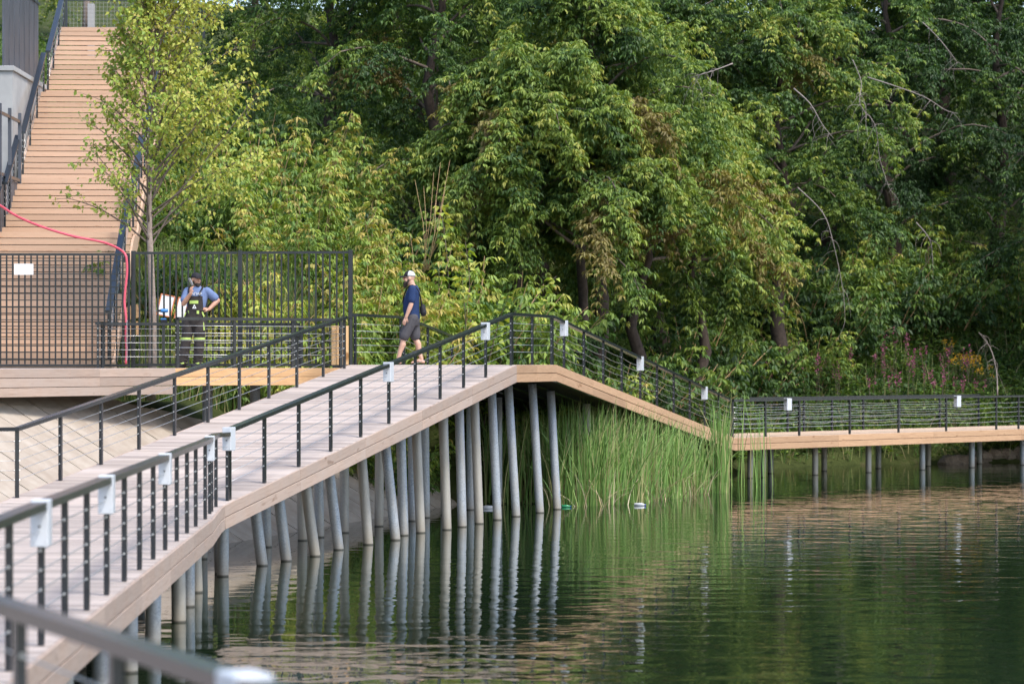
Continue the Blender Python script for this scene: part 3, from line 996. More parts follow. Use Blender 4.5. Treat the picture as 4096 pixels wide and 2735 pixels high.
# top of the stairs: mesh fence, old posts, wall and sheet fence beside the stairs
tz = WZ + TOPZ
tf = thing('mesh_fence', 'dark wire mesh fence across the top of the stairs', 'fence', (-10.6, 83.2, tz - 0.05))
for x in (-1.55, 0.35, 2.2):
    MB().cbox((x, 0, 0.75), (0.07, 0.05, 1.5)).build('post', 'black', tf)
MB().box((-1.55, -0.02, 1.02), (2.2, 0.02, 1.08)).build('rail', 'black', tf)
wr = MB()
for i in range(38):
    x = -1.55 + 3.75 * i / 37
    wr.tube([(x, 0, 0.05), (x, 0, 1.0)], 0.003, 4)
for i in range(9):
    wr.tube([(-1.55, 0, 0.08 + i * 0.11), (2.2, 0, 0.08 + i * 0.11)], 0.003, 4)
tag(wr.build('wire_mesh', 'cable', tf), 'thin grey wire mesh', None, None, 'stuff')
cp = at(365, 92, 84.2)
tag(MB().cbox((0, 0, 0.55), (0.19, 0.16, 1.5), None, 0.01).build('old_post', 'wall', None, False, (cp.x, cp.y, tz - 0.3)), 'pale square concrete post behind the mesh fence', 'post')
cp = at(338, 92, 84.6)
tag(MB().tube([(0, 0, 0), (0.05, 0, 1.1), (0.08, 0.02, 2.4)], [0.11, 0.10, 0.09], 10).build('old_post', 'bark', None, True, (cp.x, cp.y, tz - 0.4)), 'weathered round timber post behind the mesh fence', 'post')

wx = -11.55
rw = thing('retaining_wall', 'pale concrete retaining wall with a coping beside the stairs', 'wall', (-12.0, 72.0, 2.2))
MB().box((-0.35, 0.0, 0.0), (0.22, 5.5, 7.75)).build('wall_body', 'wall', rw)
MB().cbox((-0.065, 2.75, 7.82), (0.66, 5.6, 0.12), None, 0.01).build('coping', 'wall', rw)
MB().box((-3.5, 0.15, 0.0), (-0.352, 0.45, 7.0)).build('wing_wall', 'wall', rw)
sf = thing('sheet_fence', 'slate grey profiled sheet fence on top of the retaining wall', 'fence', (-12.1, 72.2, 10.09))
for i in range(14):
    MB().cbox((0.06, 0.2 + i * 0.38, 1.4), (0.025 if i % 2 else 0.05, 0.37, 2.8)).build('sheet', 'panel', sf)
for i in range(2):
    MB().cbox((-0.12 - 0.17 * i, 0.0, 1.4), (0.165, 0.025 + 0.02 * i, 2.8)).build('sheet', 'panel', sf)
MB().cbox((0.09, 2.7, 2.1), (0.03, 5.4, 0.06)).build('rail', 'black', sf)
MB().cbox((-0.32, -0.04, 1.0), (0.06, 0.06, 5.0)).build('post', 'panel', sf)
lf = thing('sheet_fence', 'lower slate grey sheet fence with framed bays left of the stairs', 'fence', (-11.3, 66.0, 3.0))
for i in range(8):
    MB().cbox((-0.02, 0.2 + i * 0.5, 2.1), (0.03, 0.48, 4.2)).build('sheet', 'panel', lf)
MB().cbox((-0.5, 0.0, 2.1), (0.95, 0.03, 4.2)).build('sheet', 'panel', lf)
for z in (4.25, 5.6):
    MB().cbox((0.01, 2.0, z), (0.05, 4.0, 0.07)).build('rail', 'black', lf)
for yv in (0.0, 1.3, 2.6, 4.0):
    MB().cbox((0.01, yv, 2.9), (0.07, 0.07, 5.8)).build('post', 'panel', lf)

# ------------------------------------------------------------------ foliage
def nrm(a):
    return a / np.maximum(np.linalg.norm(a, axis=-1, keepdims=True), 1e-9)

def leaf_mesh(name, P, A, S, L, Wd, C, fold=0.25, wide=0.42, mat_='leaf'):
    """one rhombic, slightly folded leaf per row: base P, axis A, side S, length, width, colour"""
    n = len(P)
    Nn = nrm(np.cross(S, A))
    mid = P + A * (L * wide)[:, None] - Nn * (Wd * fold)[:, None] * 0.0
    l = mid + S * (Wd / 2)[:, None] + Nn * (Wd * fold)[:, None]
    r = mid - S * (Wd / 2)[:, None] + Nn * (Wd * fold)[:, None]
    tip = P + A * L[:, None] - Nn * (L * 0.06)[:, None]
    V = np.stack([P, l, tip, r], 1).reshape(-1, 3).astype(np.float32)
    b = np.arange(n)[:, None] * 4
    F = np.concatenate([b + np.array([[0, 2, 1]]), b + np.array([[0, 3, 2]])], 1).reshape(-1)
    me = bpy.data.meshes.new(name)
    me.vertices.add(n * 4)
    me.vertices.foreach_set('co', V.ravel())
    me.loops.add(n * 6)
    me.loops.foreach_set('vertex_index', F.astype(np.int32))
    me.polygons.add(n * 2)
    me.polygons.foreach_set('loop_start', np.arange(0, n * 6, 3, dtype=np.int32))
    me.polygons.foreach_set('loop_total', np.full(n * 2, 3, np.int32))
    at_ = me.color_attributes.new('leafcol', 'FLOAT_COLOR', 'POINT')
    cc = np.concatenate([C, np.ones((n, 1))], 1).repeat(4, 0).astype(np.float32)
    at_.data.foreach_set('color', cc.ravel())
    me.materials.append(M[mat_])
    me.update()
    me.validate()
    return me

GREEN_D = np.array([0.030, 0.066, 0.020])
GREEN_M = np.array([0.080, 0.152, 0.032])
GREEN_Y = np.array([0.220, 0.295, 0.052])
YELLOW = np.array([0.38, 0.36, 0.075])
RUST = np.array([0.27, 0.16, 0.055])

class Leaves:
    def __init__(s, seed):
        s.r = np.random.default_rng(seed)
        s.P, s.A, s.S, s.L, s.W, s.C = [], [], [], [], [], []

    def add(s, P, A, S, L, W, C):
        s.P.append(P); s.A.append(nrm(A)); s.S.append(nrm(S)); s.L.append(L); s.W.append(W); s.C.append(C)

    def compound(s, P, out, ll, lw, C, k=5, droop=0.75):
        """compound leaves: petiole along out, k leaflets hanging from it"""
        r = s.r
        n = len(P)
        up = np.array([0, 0, 1.0])
        axis = nrm(out + np.array([0, 0, -0.25]))
        side = nrm(np.cross(axis, up) + r.normal(0, 0.2, (n, 3)))
        spec = [(1.0, 0.0, 1.15), (0.75, 1, 1.0), (0.75, -1, 1.0), (0.35, 1, 0.85), (0.35, -1, 0.85)][:k]
        for f, sd, sz in spec:
            base = P + axis * (ll * 0.9 * f)[:, None]
            d = axis * 0.55 + side * sd * 0.75 + np.array([0, 0, -droop]) + r.normal(0, 0.22, (n, 3))
            d = nrm(d)
            sv = np.cross(d, up + r.normal(0, 0.35, (n, 3)))
            s.add(base, d, sv, ll * sz * r.uniform(0.8, 1.2, n), lw * sz * r.uniform(0.8, 1.2, n), np.clip(C * r.uniform(0.8, 1.2, (n, 1)), 0, 1))

    def mesh(s, name, mat_='leaf', wide=0.42):
        return leaf_mesh(name, np.concatenate(s.P), np.concatenate(s.A), np.concatenate(s.S), np.concatenate(s.L), np.concatenate(s.W), np.concatenate(s.C), 0.25, wide, mat_)

def lerp3(a, b, t):
    return a[None] * (1 - t[:, None]) + b[None] * t[:, None]

def leaf_colour(r, n, young, base=0.0):
    """young 0..1 : how near to the sprouting tip"""
    t = np.clip(young + r.normal(0, 0.16, n) + base, 0, 1)
    C = lerp3(GREEN_D, GREEN_M, np.clip(t * 2.2, 0, 1))
    C = C + (GREEN_Y - GREEN_M)[None] * np.clip((t - 0.4) / 0.42, 0, 1)[:, None]
    C = C + (YELLOW - GREEN_Y)[None] * np.clip((t - 0.86) / 0.2, 0, 1)[:, None]
    return C

def box_elder(seed, H, R, nb=62, base=0.18, yellow=0.0, rust=0.03, ll=0.145, lw=0.050, density=1.0, droop=0.10, leanx=0.0, simple=False):
    """returns (trunk mesh, branch mesh, crown mesh): drooping sprays of compound leaves"""
    r = np.random.default_rng(seed)
    lv = Leaves(seed + 1)
    tr, br = MB(), MB()
    k = 9
    tp = [Vector((leanx * (i / k) ** 1.5 + 0.18 * math.sin(i * 1.3 + seed), 0.18 * math.cos(i * 1.7 + seed), H * 0.86 * i / k)) for i in range(k + 1)]
    tr.tube(tp, [0.02 * H * (1 - 0.85 * i / k) + 0.02 for i in range(k + 1)], 10)
    for j in range(nb):
        t = base + (0.97 - base) * ((j + 0.5) / nb) ** 0.85
        f = min(t / 0.86, 0.999) * k
        i0 = int(f)
        p = np.array(tp[i0].lerp(tp[min(i0 + 1, k)], f - i0))
        az = j * 2.399 + r.normal(0, 0.3)
        prof = math.sin(math.pi * min(1, 0.16 + 0.80 * t)) ** 0.7
        Lb = R * max(0.25, prof) * r.uniform(0.5, 1.15)
        el = math.radians(r.uniform(5, 60) + 25 * max(0, t - 0.6))
        d = np.array([math.cos(az) * math.cos(el), math.sin(az) * math.cos(el), math.sin(el)])
        steps_ = 11
        path = [p.copy()]
        dirs = [d.copy()]
        for q in range(steps_):
            d = nrm(d + np.array([0, 0, -droop * (2.6 * (q / steps_) ** 1.5 + 0.2)]) + r.normal(0, 0.09, 3))
            path.append(path[-1] + d * Lb / steps_)
            dirs.append(d.copy())
        if j % 2 == 0:
            br.tube(path, [0.045 * (1 - 0.9 * q / steps_) + 0.004 for q in range(steps_ + 1)], 5, False)
        tone = r.normal(0.05, 0.17)                      # each bough has its own age and vigour
        is_rust = r.random() < rust
        ntw = int(r.uniform(20, 28) * density)
        for w in range(ntw):
            u = 0.28 + 0.72 * ((w + r.random()) / ntw) ** 0.8
            q = u * steps_
            qi = min(int(q), steps_ - 1)
            pw = path[qi] + (path[qi + 1] - path[qi]) * (q - qi)
            dd = dirs[qi]
            sd = nrm(np.cross(dd, [0, 0, 1.0])) * (1 if w % 2 else -1)
            td = nrm(dd * 0.55 + nrm(r.normal(0, 1, 3)) + np.array([0, 0, r.uniform(-0.1, 0.35)]))
            Lt = r.uniform(0.4, 1.05) * (1.15 - 0.3 * u)
            m = max(3, int(Lt / 0.115))
            fr = (np.arange(m) + 0.6) / m
            pts = pw + td * Lt * fr[:, None] + np.array([0, 0, -1.0]) * (r.uniform(0.25, 0.8) * Lt * fr ** 2)[:, None]
            s2 = nrm(np.cross(td, [0, 0, 1.0]))
            young = 0.24 + 0.40 * u * fr + tone + yellow
            for sgn in (-1, 1):
                o_ = td * 0.5 + s2 * sgn + r.normal(0, 0.25, (m, 3))
                C = leaf_colour(r, m, young)
                if is_rust:
                    C = C * 0.45 + RUST * 0.55
                if simple:
                    for _k in range(3):
                        A_ = nrm(o_ * 0.6 + r.normal(0, 0.6, (m, 3)) + np.array([0, 0, -0.35]))
                        lv.add(pts + r.normal(0, 0.06, (m, 3)), A_, np.cross(A_, np.array([0, 0, 1.0]) + r.normal(0, 0.5, (m, 3))), ll * r.uniform(0.7, 1.2, m), lw * r.uniform(0.8, 1.2, m), np.clip(C * r.uniform(0.8, 1.2, (m, 1)), 0, 1))
                else:
                    lv.compound(pts, nrm(o_), np.full(m, ll) * r.uniform(0.85, 1.15, m), np.full(m, lw), C)
    return tr.mesh('trunk', 'bark_dark', True), br.mesh('branch', 'bark', True), lv.mesh('crown')

def bushy(seed, H, R, stems=26, up=0.75, yellow=0.0, rust=0.0, ll=0.125, lw=0.045, comp=True, nodes=11, leafw=None, stem_mat='tan_stem', pairs=1, gain=1.0):
    """upright many-stemmed shrub: leaves in tiers up every stem"""
    r = np.random.default_rng(seed)
    lv = Leaves(seed + 1)
    sm_ = MB()
    for j in range(stems):
        az = r.uniform(0, 6.283)
        spread = math.sqrt(r.random())
        d = nrm(np.array([math.cos(az) * spread * (1 - up) * 2, math.sin(az) * spread * (1 - up) * 2, 1.0]))
        Ls = H * (1 - 0.35 * spread) * r.uniform(0.6, 1.05)
        p = np.array([math.cos(az), math.sin(az), 0]) * spread * R * 0.45
        path, dirs = [p], [d]
        for q in range(8):
            d = nrm(d + np.array([math.cos(az), math.sin(az), 0]) * 0.06 * spread + r.normal(0, 0.06, 3))
            path.append(path[-1] + d * Ls / 8)
            dirs.append(d)
        sm_.tube(path, [0.016 * (1 - 0.85 * q / 8) + 0.002 for q in range(9)], 5, False)
        tone = r.normal(0, 0.10)
        nn = max(5, int(Ls / H * nodes * r.uniform(1.6, 2.0)))
        for w in range(nn):
            u = 0.10 + 0.9 * (w + 0.5) / nn
            qi = min(int(u * 8), 7)
            pw = path[qi] + (path[qi + 1] - path[qi]) * (u * 8 - qi)
            m = int((5 + 4 * (1 - u)) * pairs)
            a = r.uniform(0, 6.283, m)
            reach = r.uniform(0.05, 0.55, m) * (1.15 - u * 0.95) * R * 0.55
            o_ = np.stack([np.cos(a), np.sin(a), r.uniform(0.0, 0.4, m)], 1)
            pts = pw + nrm(o_) * reach[:, None]
            C = leaf_colour(r, m, 0.24 + 0.40 * u ** 1.5 + tone + yellow)
            tipmix = (r.random(m) < (rust * 2.2 if u > 0.8 else rust * 0.15))[:, None]
            C = np.where(tipmix, C * 0.5 + RUST * 0.65, C)
            C = C * gain
            if comp:
                lv.compound(pts, nrm(o_), np.full(m, ll), np.full(m, lw), C)
            else:
                A = nrm(o_ + np.array([0, 0, -0.5]) + r.normal(0, 0.3, (m, 3)))
                S = np.cross(A, np.array([0, 0, 1.0]) + r.normal(0, 0.5, (m, 3)))
                lv.add(pts, A, S, np.full(m, ll) * r.uniform(0.7, 1.2, m), np.full(m, leafw or ll * 0.8) * r.uniform(0.8, 1.2, m), C)
    return sm_.mesh('stem', stem_mat, True), lv.mesh('foliage', 'leaf', 0.42 if comp else 0.36)

def put_tree(proto, label, x, y, rz=0.0, s=1.0, group=None, dz=-0.3, cat='tree', name='box_elder_tree'):
    root = thing(name, label, cat, (x, y, gz(x, y) + dz), (0, 0, rz), group)
    root.scale = (s, s, s)
    names = ('trunk', 'branch', 'crown') if len(proto) == 3 else ('stem', 'foliage')
    for nme, me in zip(names, proto):
        link(nme, me, root)
    return root

def px_x(px, d):
    return (px - 2048) / 12208 * d

TA = box_elder(11, 12.5, 5.0, 66, 0.36, 0.06, 0.03, 0.135, 0.047)
TB = box_elder(23, 11.5, 4.5, 60, 0.18, -0.02, 0.01, 0.12, 0.043, 1.1)
TC = box_elder(37, 12.0, 4.8, 58, 0.16, -0.26, 0.0, 0.13, 0.046, 1.0, 0.11)  # deep shade of the right-hand crowns is put into darker leaf colours
TD = box_elder(51, 9.5, 4.3, 54, 0.46, 0.12, 0.08, 0.15, 0.050, 1.15, 0.17)
TE = box_elder(67, 11.0, 4.4, 54, 0.15, 0.02, 0.0, 0.10, 0.06, 1.1, 0.07, 0.0, True)

G1 = 'box elders on the hillside'
trees = [
    (TA, 2380, 79.0, 0.4, 0.95, 'big box elder whose bright sprays droop over the descending ramp'),
    (TD, 2080, 76.5, 2.0, 0.92, 'leafy box elder with hanging yellow tips behind the crest landing'),
    (TD, 2790, 87.0, 4.0, 1.05, 'box elder with rusty yellow crown drooping beside dead grey twigs'),
    (TD, 2330, 76.8, 5.3, 0.95, 'box elder leaning out over the crest end of the descending ramp'),
    (TD, 2560, 82.5, 0.9, 1.05, 'box elder with hanging tips over the dark hollow'),
    (TB, 1740, 81.5, 1.1, 1.0, 'dense dark green box elder behind the poplar sapling'),
    (TA, 3130, 95.0, 3.1, 1.05, 'tall box elder with bright hanging curtain above the pier start'),
    (TB, 1330, 84.0, 5.1, 0.95, 'mid green box elder on the slope above the fence end'),
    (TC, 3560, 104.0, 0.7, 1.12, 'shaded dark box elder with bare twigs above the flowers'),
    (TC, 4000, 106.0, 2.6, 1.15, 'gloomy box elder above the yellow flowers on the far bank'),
    (TB, 2620, 93.0, 3.9, 1.1, 'box elder standing behind the big drooping one'),
    (TE, 1010, 92.0, 2.2, 0.95, 'yellowish box elder on the slope beside the stairs'),
    (TE, 1650, 96.0, 0.2, 1.1, 'box elder high on the slope behind the dense dark one'),
    (TA, 2150, 94.0, 5.6, 1.15, 'box elder high on the slope with a light crown'),
    (TE, 3300, 108.0, 4.6, 1.2, 'box elder high on the slope behind the hanging curtain'),
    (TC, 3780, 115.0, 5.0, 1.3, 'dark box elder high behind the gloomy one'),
    (TE, 640, 116.0, 1.6, 1.0, 'box elder beyond the top of the stairs'),
    (TE, 1300, 106.0, 3.6, 1.1, 'pale box elder at the hill top left of the others'),
    (TB, 120, 122.0, 0.9, 1.0, 'box elder behind the sheet fence at the stair head'),
    (TE, 2420, 108.0, 2.9, 1.2, 'box elder at the hill top above the landing'),
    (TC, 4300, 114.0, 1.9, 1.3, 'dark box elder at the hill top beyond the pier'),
    (TA, 2950, 110.0, 1.2, 1.15, 'box elder at the hill top above the descending ramp'),
    (TC, 3420, 120.0, 3.3, 1.3, 'dark box elder filling the gap at the hill top'),
    (TB, 1850, 112.0, 4.1, 1.2, 'box elder at the hill top above the walking man'),
    (TC, 4150, 126.0, 0.3, 1.4, 'dark box elder behind the crest of the hill past the pier'),
    (TB, 2700, 124.0, 2.1, 1.4, 'box elder behind the crest of the hill over the ramp'),
    (TC, 4560, 99.0, 4.4, 1.15, 'unseen dark box elder added beyond the far pier to shade the right-hand trees'),  # off-frame tree, added to cast shade on the right-hand crowns
    (TC, 3600, 127.0, 2.4, 1.5, 'dark box elder closing the skyline above the far pier'),
    (TC, 4800, 96.5, 1.4, 1.2, 'second unseen dark box elder added along the pier bank for its shade'),  # another added shade caster standing outside the view
]
for pr, px, d, rz, s, lab in trees:
    put_tree(pr, lab, px_x(px, d), d, rz, s, G1)

# dead grey branches hanging in the right-hand trees
def dead_branch(label, pts, d, r0, seed, twigs=14):
    r = random.Random(seed)
    P = spline([at(x, y, d + dd) for x, y, dd in pts], 4)
    root = thing('dead_branch', label, 'branch', P[0], (0, 0, 0), 'dead branches in the box elders')
    q = MB()
    LP = [p - P[0] for p in P]
    n = len(LP)
    q.tube(LP, [0.38 * r0 * (1 - 0.8 * i / n) + 0.003 for i in range(n)], 6)
    q.build('limb', 'twig', root, True)
    q = MB()
    for i in range(twigs):
        b = LP[r.randrange(n // 4, n)]
        dx, dz = r.uniform(-0.5, 0.35), r.uniform(-0.85, 0.05)
        e = b + Vector((dx, r.uniform(-0.3, 0.3), dz))
        m = b.lerp(e, 0.5) + Vector((r.uniform(-0.12, 0.12), 0, 0.1))
        q.tube(spline([b, m, e], 3), [0.008, 0.007, 0.006, 0.005, 0.004, 0.003, 0.002][:7], 4, False)
    tag(q.build('twig', 'twig', root, True), 'thin bare side twigs', None, None, 'stuff')
dead_branch('forked dead grey branch against the bright hanging curtain', [(3175, 355, 0), (3240, 415, -.2), (3290, 500, -.2), (3335, 555, 0)], 79.6, 0.05, 1, 12)
dead_branch('long pale dead twigs hanging beside the bright curtain', [(3410, 240, 0), (3445, 330, 0), (3440, 420, -.2), (3500, 500, 0), (3520, 640, .2), (3560, 760, .2)], 86, 0.035, 2, 26)
dead_branch('pale broken branch lying across the foliage above the ramp', [(2930, 255, 0), (2850, 285, -.2), (2760, 312, 0)], 76.0, 0.045, 3, 12)
dead_branch('thin dead limb in the dark above the far pier', [(3190, 750, 0), (3290, 850, 0), (3330, 960, 0), (3370, 1150, .2), (3380, 1270, .2)], 84.5, 0.04, 4, 12)
dead_branch('arched dead limb in the gloomy box elder', [(3470, 310, 0), (3580, 345, 0), (3700, 390, 0), (3780, 440, .3), (3830, 455, .3)], 91.0, 0.05, 5, 12)
dead_branch('hooked dead branch in the upper dark crown', [(3690, 90, 0), (3760, 160, 0), (3830, 250, 0)], 92.0, 0.04, 6, 10)
dead_branch('leaning dead limb above the yellow flowers', [(3665, 890, 0), (3720, 960, 0), (3730, 1050, .2)], 91.0, 0.04, 7, 6)
dead_branch('bare grey sapling leaning over the far pier railing', [(3990, 1580, 0), (3985, 1480, .2), (3960, 1390, .3), (3915, 1330, .3)], 95.0, 0.06, 8, 14)

# shrubs in front of the trees
SA = bushy(101, 4.7, 2.6, 36, 0.82, 0.28, 0.16, 0.17, 0.055, True, 12, None, 'tan_stem', 1, 1.2)
SB = bushy(113, 3.2, 2.4, 26, 0.72, 0.16, 0.02, 0.15, 0.05, True, 10, None, 'tan_stem', 1, 1.15)
SCm = bushy(127, 2.2, 2.0, 24, 0.65, -0.16, 0.0, 0.13, 0.05, True, 8)  # leaves coloured darker to stand for the shade under the canopy
SP = bushy(131, 4.6, 1.0, 9, 0.90, 0.30, 0.0, 0.13, 0.12, False, 17, 0.115, 'bark', 1, 1.3)
SW = bushy(149, 1.7, 1.2, 22, 0.85, 0.40, 0.12, 0.13, 0.035, True, 8, None, 'tan_stem', 1, 1.25)
G2 = 'shrubs on the slope'
shr = [
    (SA, 1440, 66.0, 0.3, 0.98, 'tall yellow green shrub with rusty tips behind the landing'),
    (SA, 1620, 68.6, 2.3, 0.95, 'yellow green shrub right behind the bearded man'),
    (SB, 1860, 69.6, 1.3, 1.35, 'leafy shrub over the back railing of the landing'),
    (SA, 1240, 69.5, 4.0, 0.84, 'bright green shrub behind the fence corner post'),
    (SW, 1130, 64.0, 3.0, 1.1, 'low yellow shrub behind the bar fence'),
    (SW, 860, 63.6, 1.0, 1.0, 'yellow weed bush beside the white boards'),
    (SW, 960, 63.9, 4.4, 1.15, 'straggly yellow weed bush behind the worker'),
    (SW, 1040, 65.4, 2.2, 1.3, 'taller yellow weed bush on the slope above the worker'),
    (SW, 760, 65.0, 5.5, 1.1, 'yellow weed bush beside the young tree trunk'),
    (SB, 1330, 63.9, 0.2, 0.72, 'green shrub pressed against the fence end post'),
    (SB, 1520, 63.9, 5.0, 0.70, 'low shrub behind the back railing next to the bin'),
    (SB, 1010, 76.0, 2.0, 1.2, 'bright shrub half way up the slope beside the young tree'),
    (SA, 1250, 77.5, 5.0, 0.9, 'bright yellow green shrub on the middle slope'),
    (SB, 800, 72.0, 0.8, 1.1, 'dark green shrub beside the stairs'),
    (SCm, 700, 66.0, 1.7, 1.15, 'small dark shrub at the foot of the slope by the trunk'),
    (SCm, 1950, 71.0, 2.9, 1.2, 'dark shrub in the shade behind the crest railing'),
    (SCm, 2250, 74.5, 0.7, 1.3, 'dark shrub under the drooping box elder'),
    (SB, 2320, 74.0, 4.4, 0.85, 'light shrub showing through the descending railing'),
    (SB, 2160, 70.8, 2.4, 0.85, 'light shrub under the crest railing posts'),
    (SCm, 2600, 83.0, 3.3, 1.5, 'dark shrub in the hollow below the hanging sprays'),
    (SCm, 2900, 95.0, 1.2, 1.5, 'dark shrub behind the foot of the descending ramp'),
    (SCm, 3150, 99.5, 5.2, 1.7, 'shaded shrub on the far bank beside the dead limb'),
    (SB, 3380, 102.0, 0.4, 1.2, 'green shrub on the far bank among pink flowers'),
    (SB, 3650, 104.5, 2.7, 1.35, 'loose green shrub behind the yellow flowers'),
    (SCm, 3900, 106.0, 3.7, 1.6, 'broad shrub on the upper far bank'),
    (SB, 4090, 104.5, 1.0, 1.2, 'pale shrub at the far end of the pier bank'),
    (SCm, 3000, 99.5, 4.7, 1.8, 'deep shaded shrub under the bright curtain'),
    (SCm, 2450, 79.5, 5.7, 1.4, 'deep shaded shrub behind the descending ramp'),
    (SCm, 2720, 92.0, 0.2, 1.8, 'broad shaded shrub behind the rusty box elder'),
    (SCm, 3280, 99.0, 2.2, 1.5, 'dark shrub above the pink flowers by the pier bend'),
    (SCm, 3480, 101.5, 4.2, 1.7, 'dark shrub above the pink flowers in mid bank'),
    (SCm, 3720, 103.0, 0.9, 1.7, 'dark shrub higher than the yellow flowers'),
    (SCm, 2960, 94.0, 2.9, 1.2, 'low leafy shrub over the foot of the ramp rail'),
    (SB, 3200, 96.6, 3.9, 0.9, 'light leafy shrub hanging towards the pier rail'),
    (SCm, 2050, 76.0, 1.2, 1.6, 'broad dark shrub behind the walking man'),
    (SCm, 1550, 76.0, 3.2, 1.5, 'broad green shrub behind the tall yellow one'),
    (SCm, 1000, 82.0, 3.9, 1.7, 'broad green shrub high on the slope by the stairs'),
]
for pr, px, d, rz, s, lab in shr:
    put_tree(pr, lab, px_x(px, d), d, rz, s, G2, -0.15, 'shrub', 'leafy_shrub')
put_tree(SP, 'poplar sapling with big round pale leaves beside the walking man', px_x(1850, 68.6), 68.6, 0.5, 1.32, None, -0.1, 'sapling', 'poplar_sapling')
# bare tan shoots between shrub and sapling
q = MB()
shoots = thing('bare_shoots', 'bundle of bare tan shoots rising beside the poplar sapling', 'shoots', at(1700, 1080, 67.6))
for i, (x1, y1) in enumerate(((1735, 690), (1762, 650), (1695, 745), (1800, 640), (1660, 720), (1780, 760), (1745, 800))):
    p0 = at(1690 + i * 4, 1080, 67.6) - shoots.location
    p1 = at(x1, y1, 67.3) - shoots.location
    MB().tube([p0, p0.lerp(p1, 0.5) + Vector((0.05, 0, 0.05)), p1], [0.007, 0.006, 0.003], 5).build('shoot', 'tan_stem', shoots, True)

# slim young tree in front of the stairs
def young_tree(seed):
    r = np.random.default_rng(seed)
    lv = Leaves(seed + 1)
    tr, br = MB(), MB()
    H = 7.2
    tp = [Vector((0.03 * math.sin(i), 0.02 * math.cos(i * 1.4), H * i / 10)) for i in range(11)]
    tr.tube(tp, [0.078 - 0.068 * i / 10 for i in range(11)], 10)
    nb = 78
    for j in range(nb):
        t = 0.36 + 0.62 * (j + 0.5) / nb
        z = H * t
        az = j * 2.399 + r.normal(0, 0.25)
        Lb = (2.6 * (1 - t) ** 0.6 + 0.3) * r.uniform(0.75, 1.1) * (1.0 + 0.22 * math.cos(az + 0.3))
        el = math.radians(22 + 38 * t + r.normal(0, 7))
        d = np.array([math.cos(az) * math.cos(el), math.sin(az) * math.cos(el), math.sin(el)])
        p = np.array(tp[min(int(t * 10), 9)].lerp(tp[min(int(t * 10) + 1, 10)], t * 10 - int(t * 10)))
        path = [p]
        dirs = [d]
        for q_ in range(9):
            d = nrm(d + np.array([0, 0, 0.05 - 0.022 * q_]) + r.normal(0, 0.05, 3))
            path.append(path[-1] + d * Lb / 9)
            dirs.append(d)
        br.tube(path, [0.017 * (1 - 0.88 * q_ / 9) + 0.002 for q_ in range(10)], 5, False)
        sparse = 0.5 if (t < 0.62 and math.cos(az + 0.3) < 0.15) else 1.0
        ntw = int(17 * sparse * (0.6 + 0.6 * Lb / 2))
        for w in range(ntw):
            u = 0.30 + 0.70 * (w + r.random()) / ntw
            qi = min(int(u * 9), 8)
            pw = path[qi] + (path[qi + 1] - path[qi]) * (u * 9 - qi)
            td = nrm(dirs[qi] + r.normal(0, 0.75, 3))
            Lt = r.uniform(0.10, 0.38)
            br.tube([pw, pw + td * Lt], [0.004, 0.002], 3, False)
            m = int(r.uniform(7, 14))
            pts = pw + td * (Lt * r.uniform(0.3, 1.05, m))[:, None] + r.normal(0, 0.05, (m, 3))
            A = nrm(r.normal(0, 0.5, (m, 3)) + np.array([0, 0, -0.8]) + td * 0.4)
            S = np.cross(A, r.normal(0, 0.5, (m, 3)) + np.array([0.2, -0.4, 0.8]))
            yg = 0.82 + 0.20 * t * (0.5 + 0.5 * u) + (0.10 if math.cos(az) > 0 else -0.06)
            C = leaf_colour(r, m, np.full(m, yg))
            rs = (r.random(m) < 0.10)[:, None]
            C = np.where(rs, C * 0.5 + RUST * 0.5, C)
            lv.add(pts, A, S, r.uniform(0.06, 0.10, m), r.uniform(0.045, 0.07, m), C * 1.3)
    return tr.mesh('trunk', 'bark_pale', True), br.mesh('branch', 'bark', True), lv.mesh('crown', 'leaf', 0.38)
YT = young_tree(77)
ytx, yty = px_x(604, 61.9), 61.9
yt = put_tree(YT, 'slim young tree with yellow green leaves in front of the stairs', ytx, yty, 0.3, 1.2, None, -0.05, 'tree', 'young_tree')

# ------------------------------------------------------------------ undergrowth, grass, reeds
def scatter(n, xr, yr, keep, seed):
    r = np.random.default_rng(seed)
    X = r.uniform(*xr, n)
    Y = r.uniform(*yr, n)
    m = keep(X, Y)
    X, Y = X[m], Y[m]
    return X, Y, ground(X, Y), r

def in_view(X, Y, pad=1.0):
    return (np.abs(X) < 0.1678 * Y + pad)

def stair_mask(X, Y):
    return ~((X > -12.3 - (Y - 61) * 0.05) & (X < -7.85 - (Y - 61) * 0.05) & (Y > 59) & (Y < 86))

def undergrowth(name, label, n, xr, yr, keep, seed, ll, lw, hgt, tone, per=6, mat_='leaf'):
    X, Y, Z, r = scatter(n, xr, yr, keep, seed)
    k = len(X)
    lv = Leaves(seed + 5)
    clump = np.sin(X * 1.7 + seed) * np.cos(Y * 1.3) * 0.5 + np.sin(X * 0.6 - Y * 0.8) * 0.5
    for i in range(per):
        h = r.uniform(0.05, 1, k) * hgt * (0.7 + 0.4 * clump)
        P = np.stack([X + r.normal(0, 0.12, k), Y + r.normal(0, 0.12, k), Z + h], 1)
        A = nrm(r.normal(0, 1, (k, 3)) * np.array([1, 1, 0.4]) + np.array([0, 0, 0.15]))
        S = np.cross(A, np.array([0, 0, 1.0]) + r.normal(0, 0.4, (k, 3)))
        C = leaf_colour(r, k, tone + 0.13 * clump + 0.2 * h / max(hgt, 0.01) * 0.5)
        lv.add(P, A, S, ll * r.uniform(0.7, 1.3, k), lw * r.uniform(0.7, 1.3, k), C)
    return tag(link(name, lv.mesh(name, mat_)), label, 'plants', None, 'stuff')

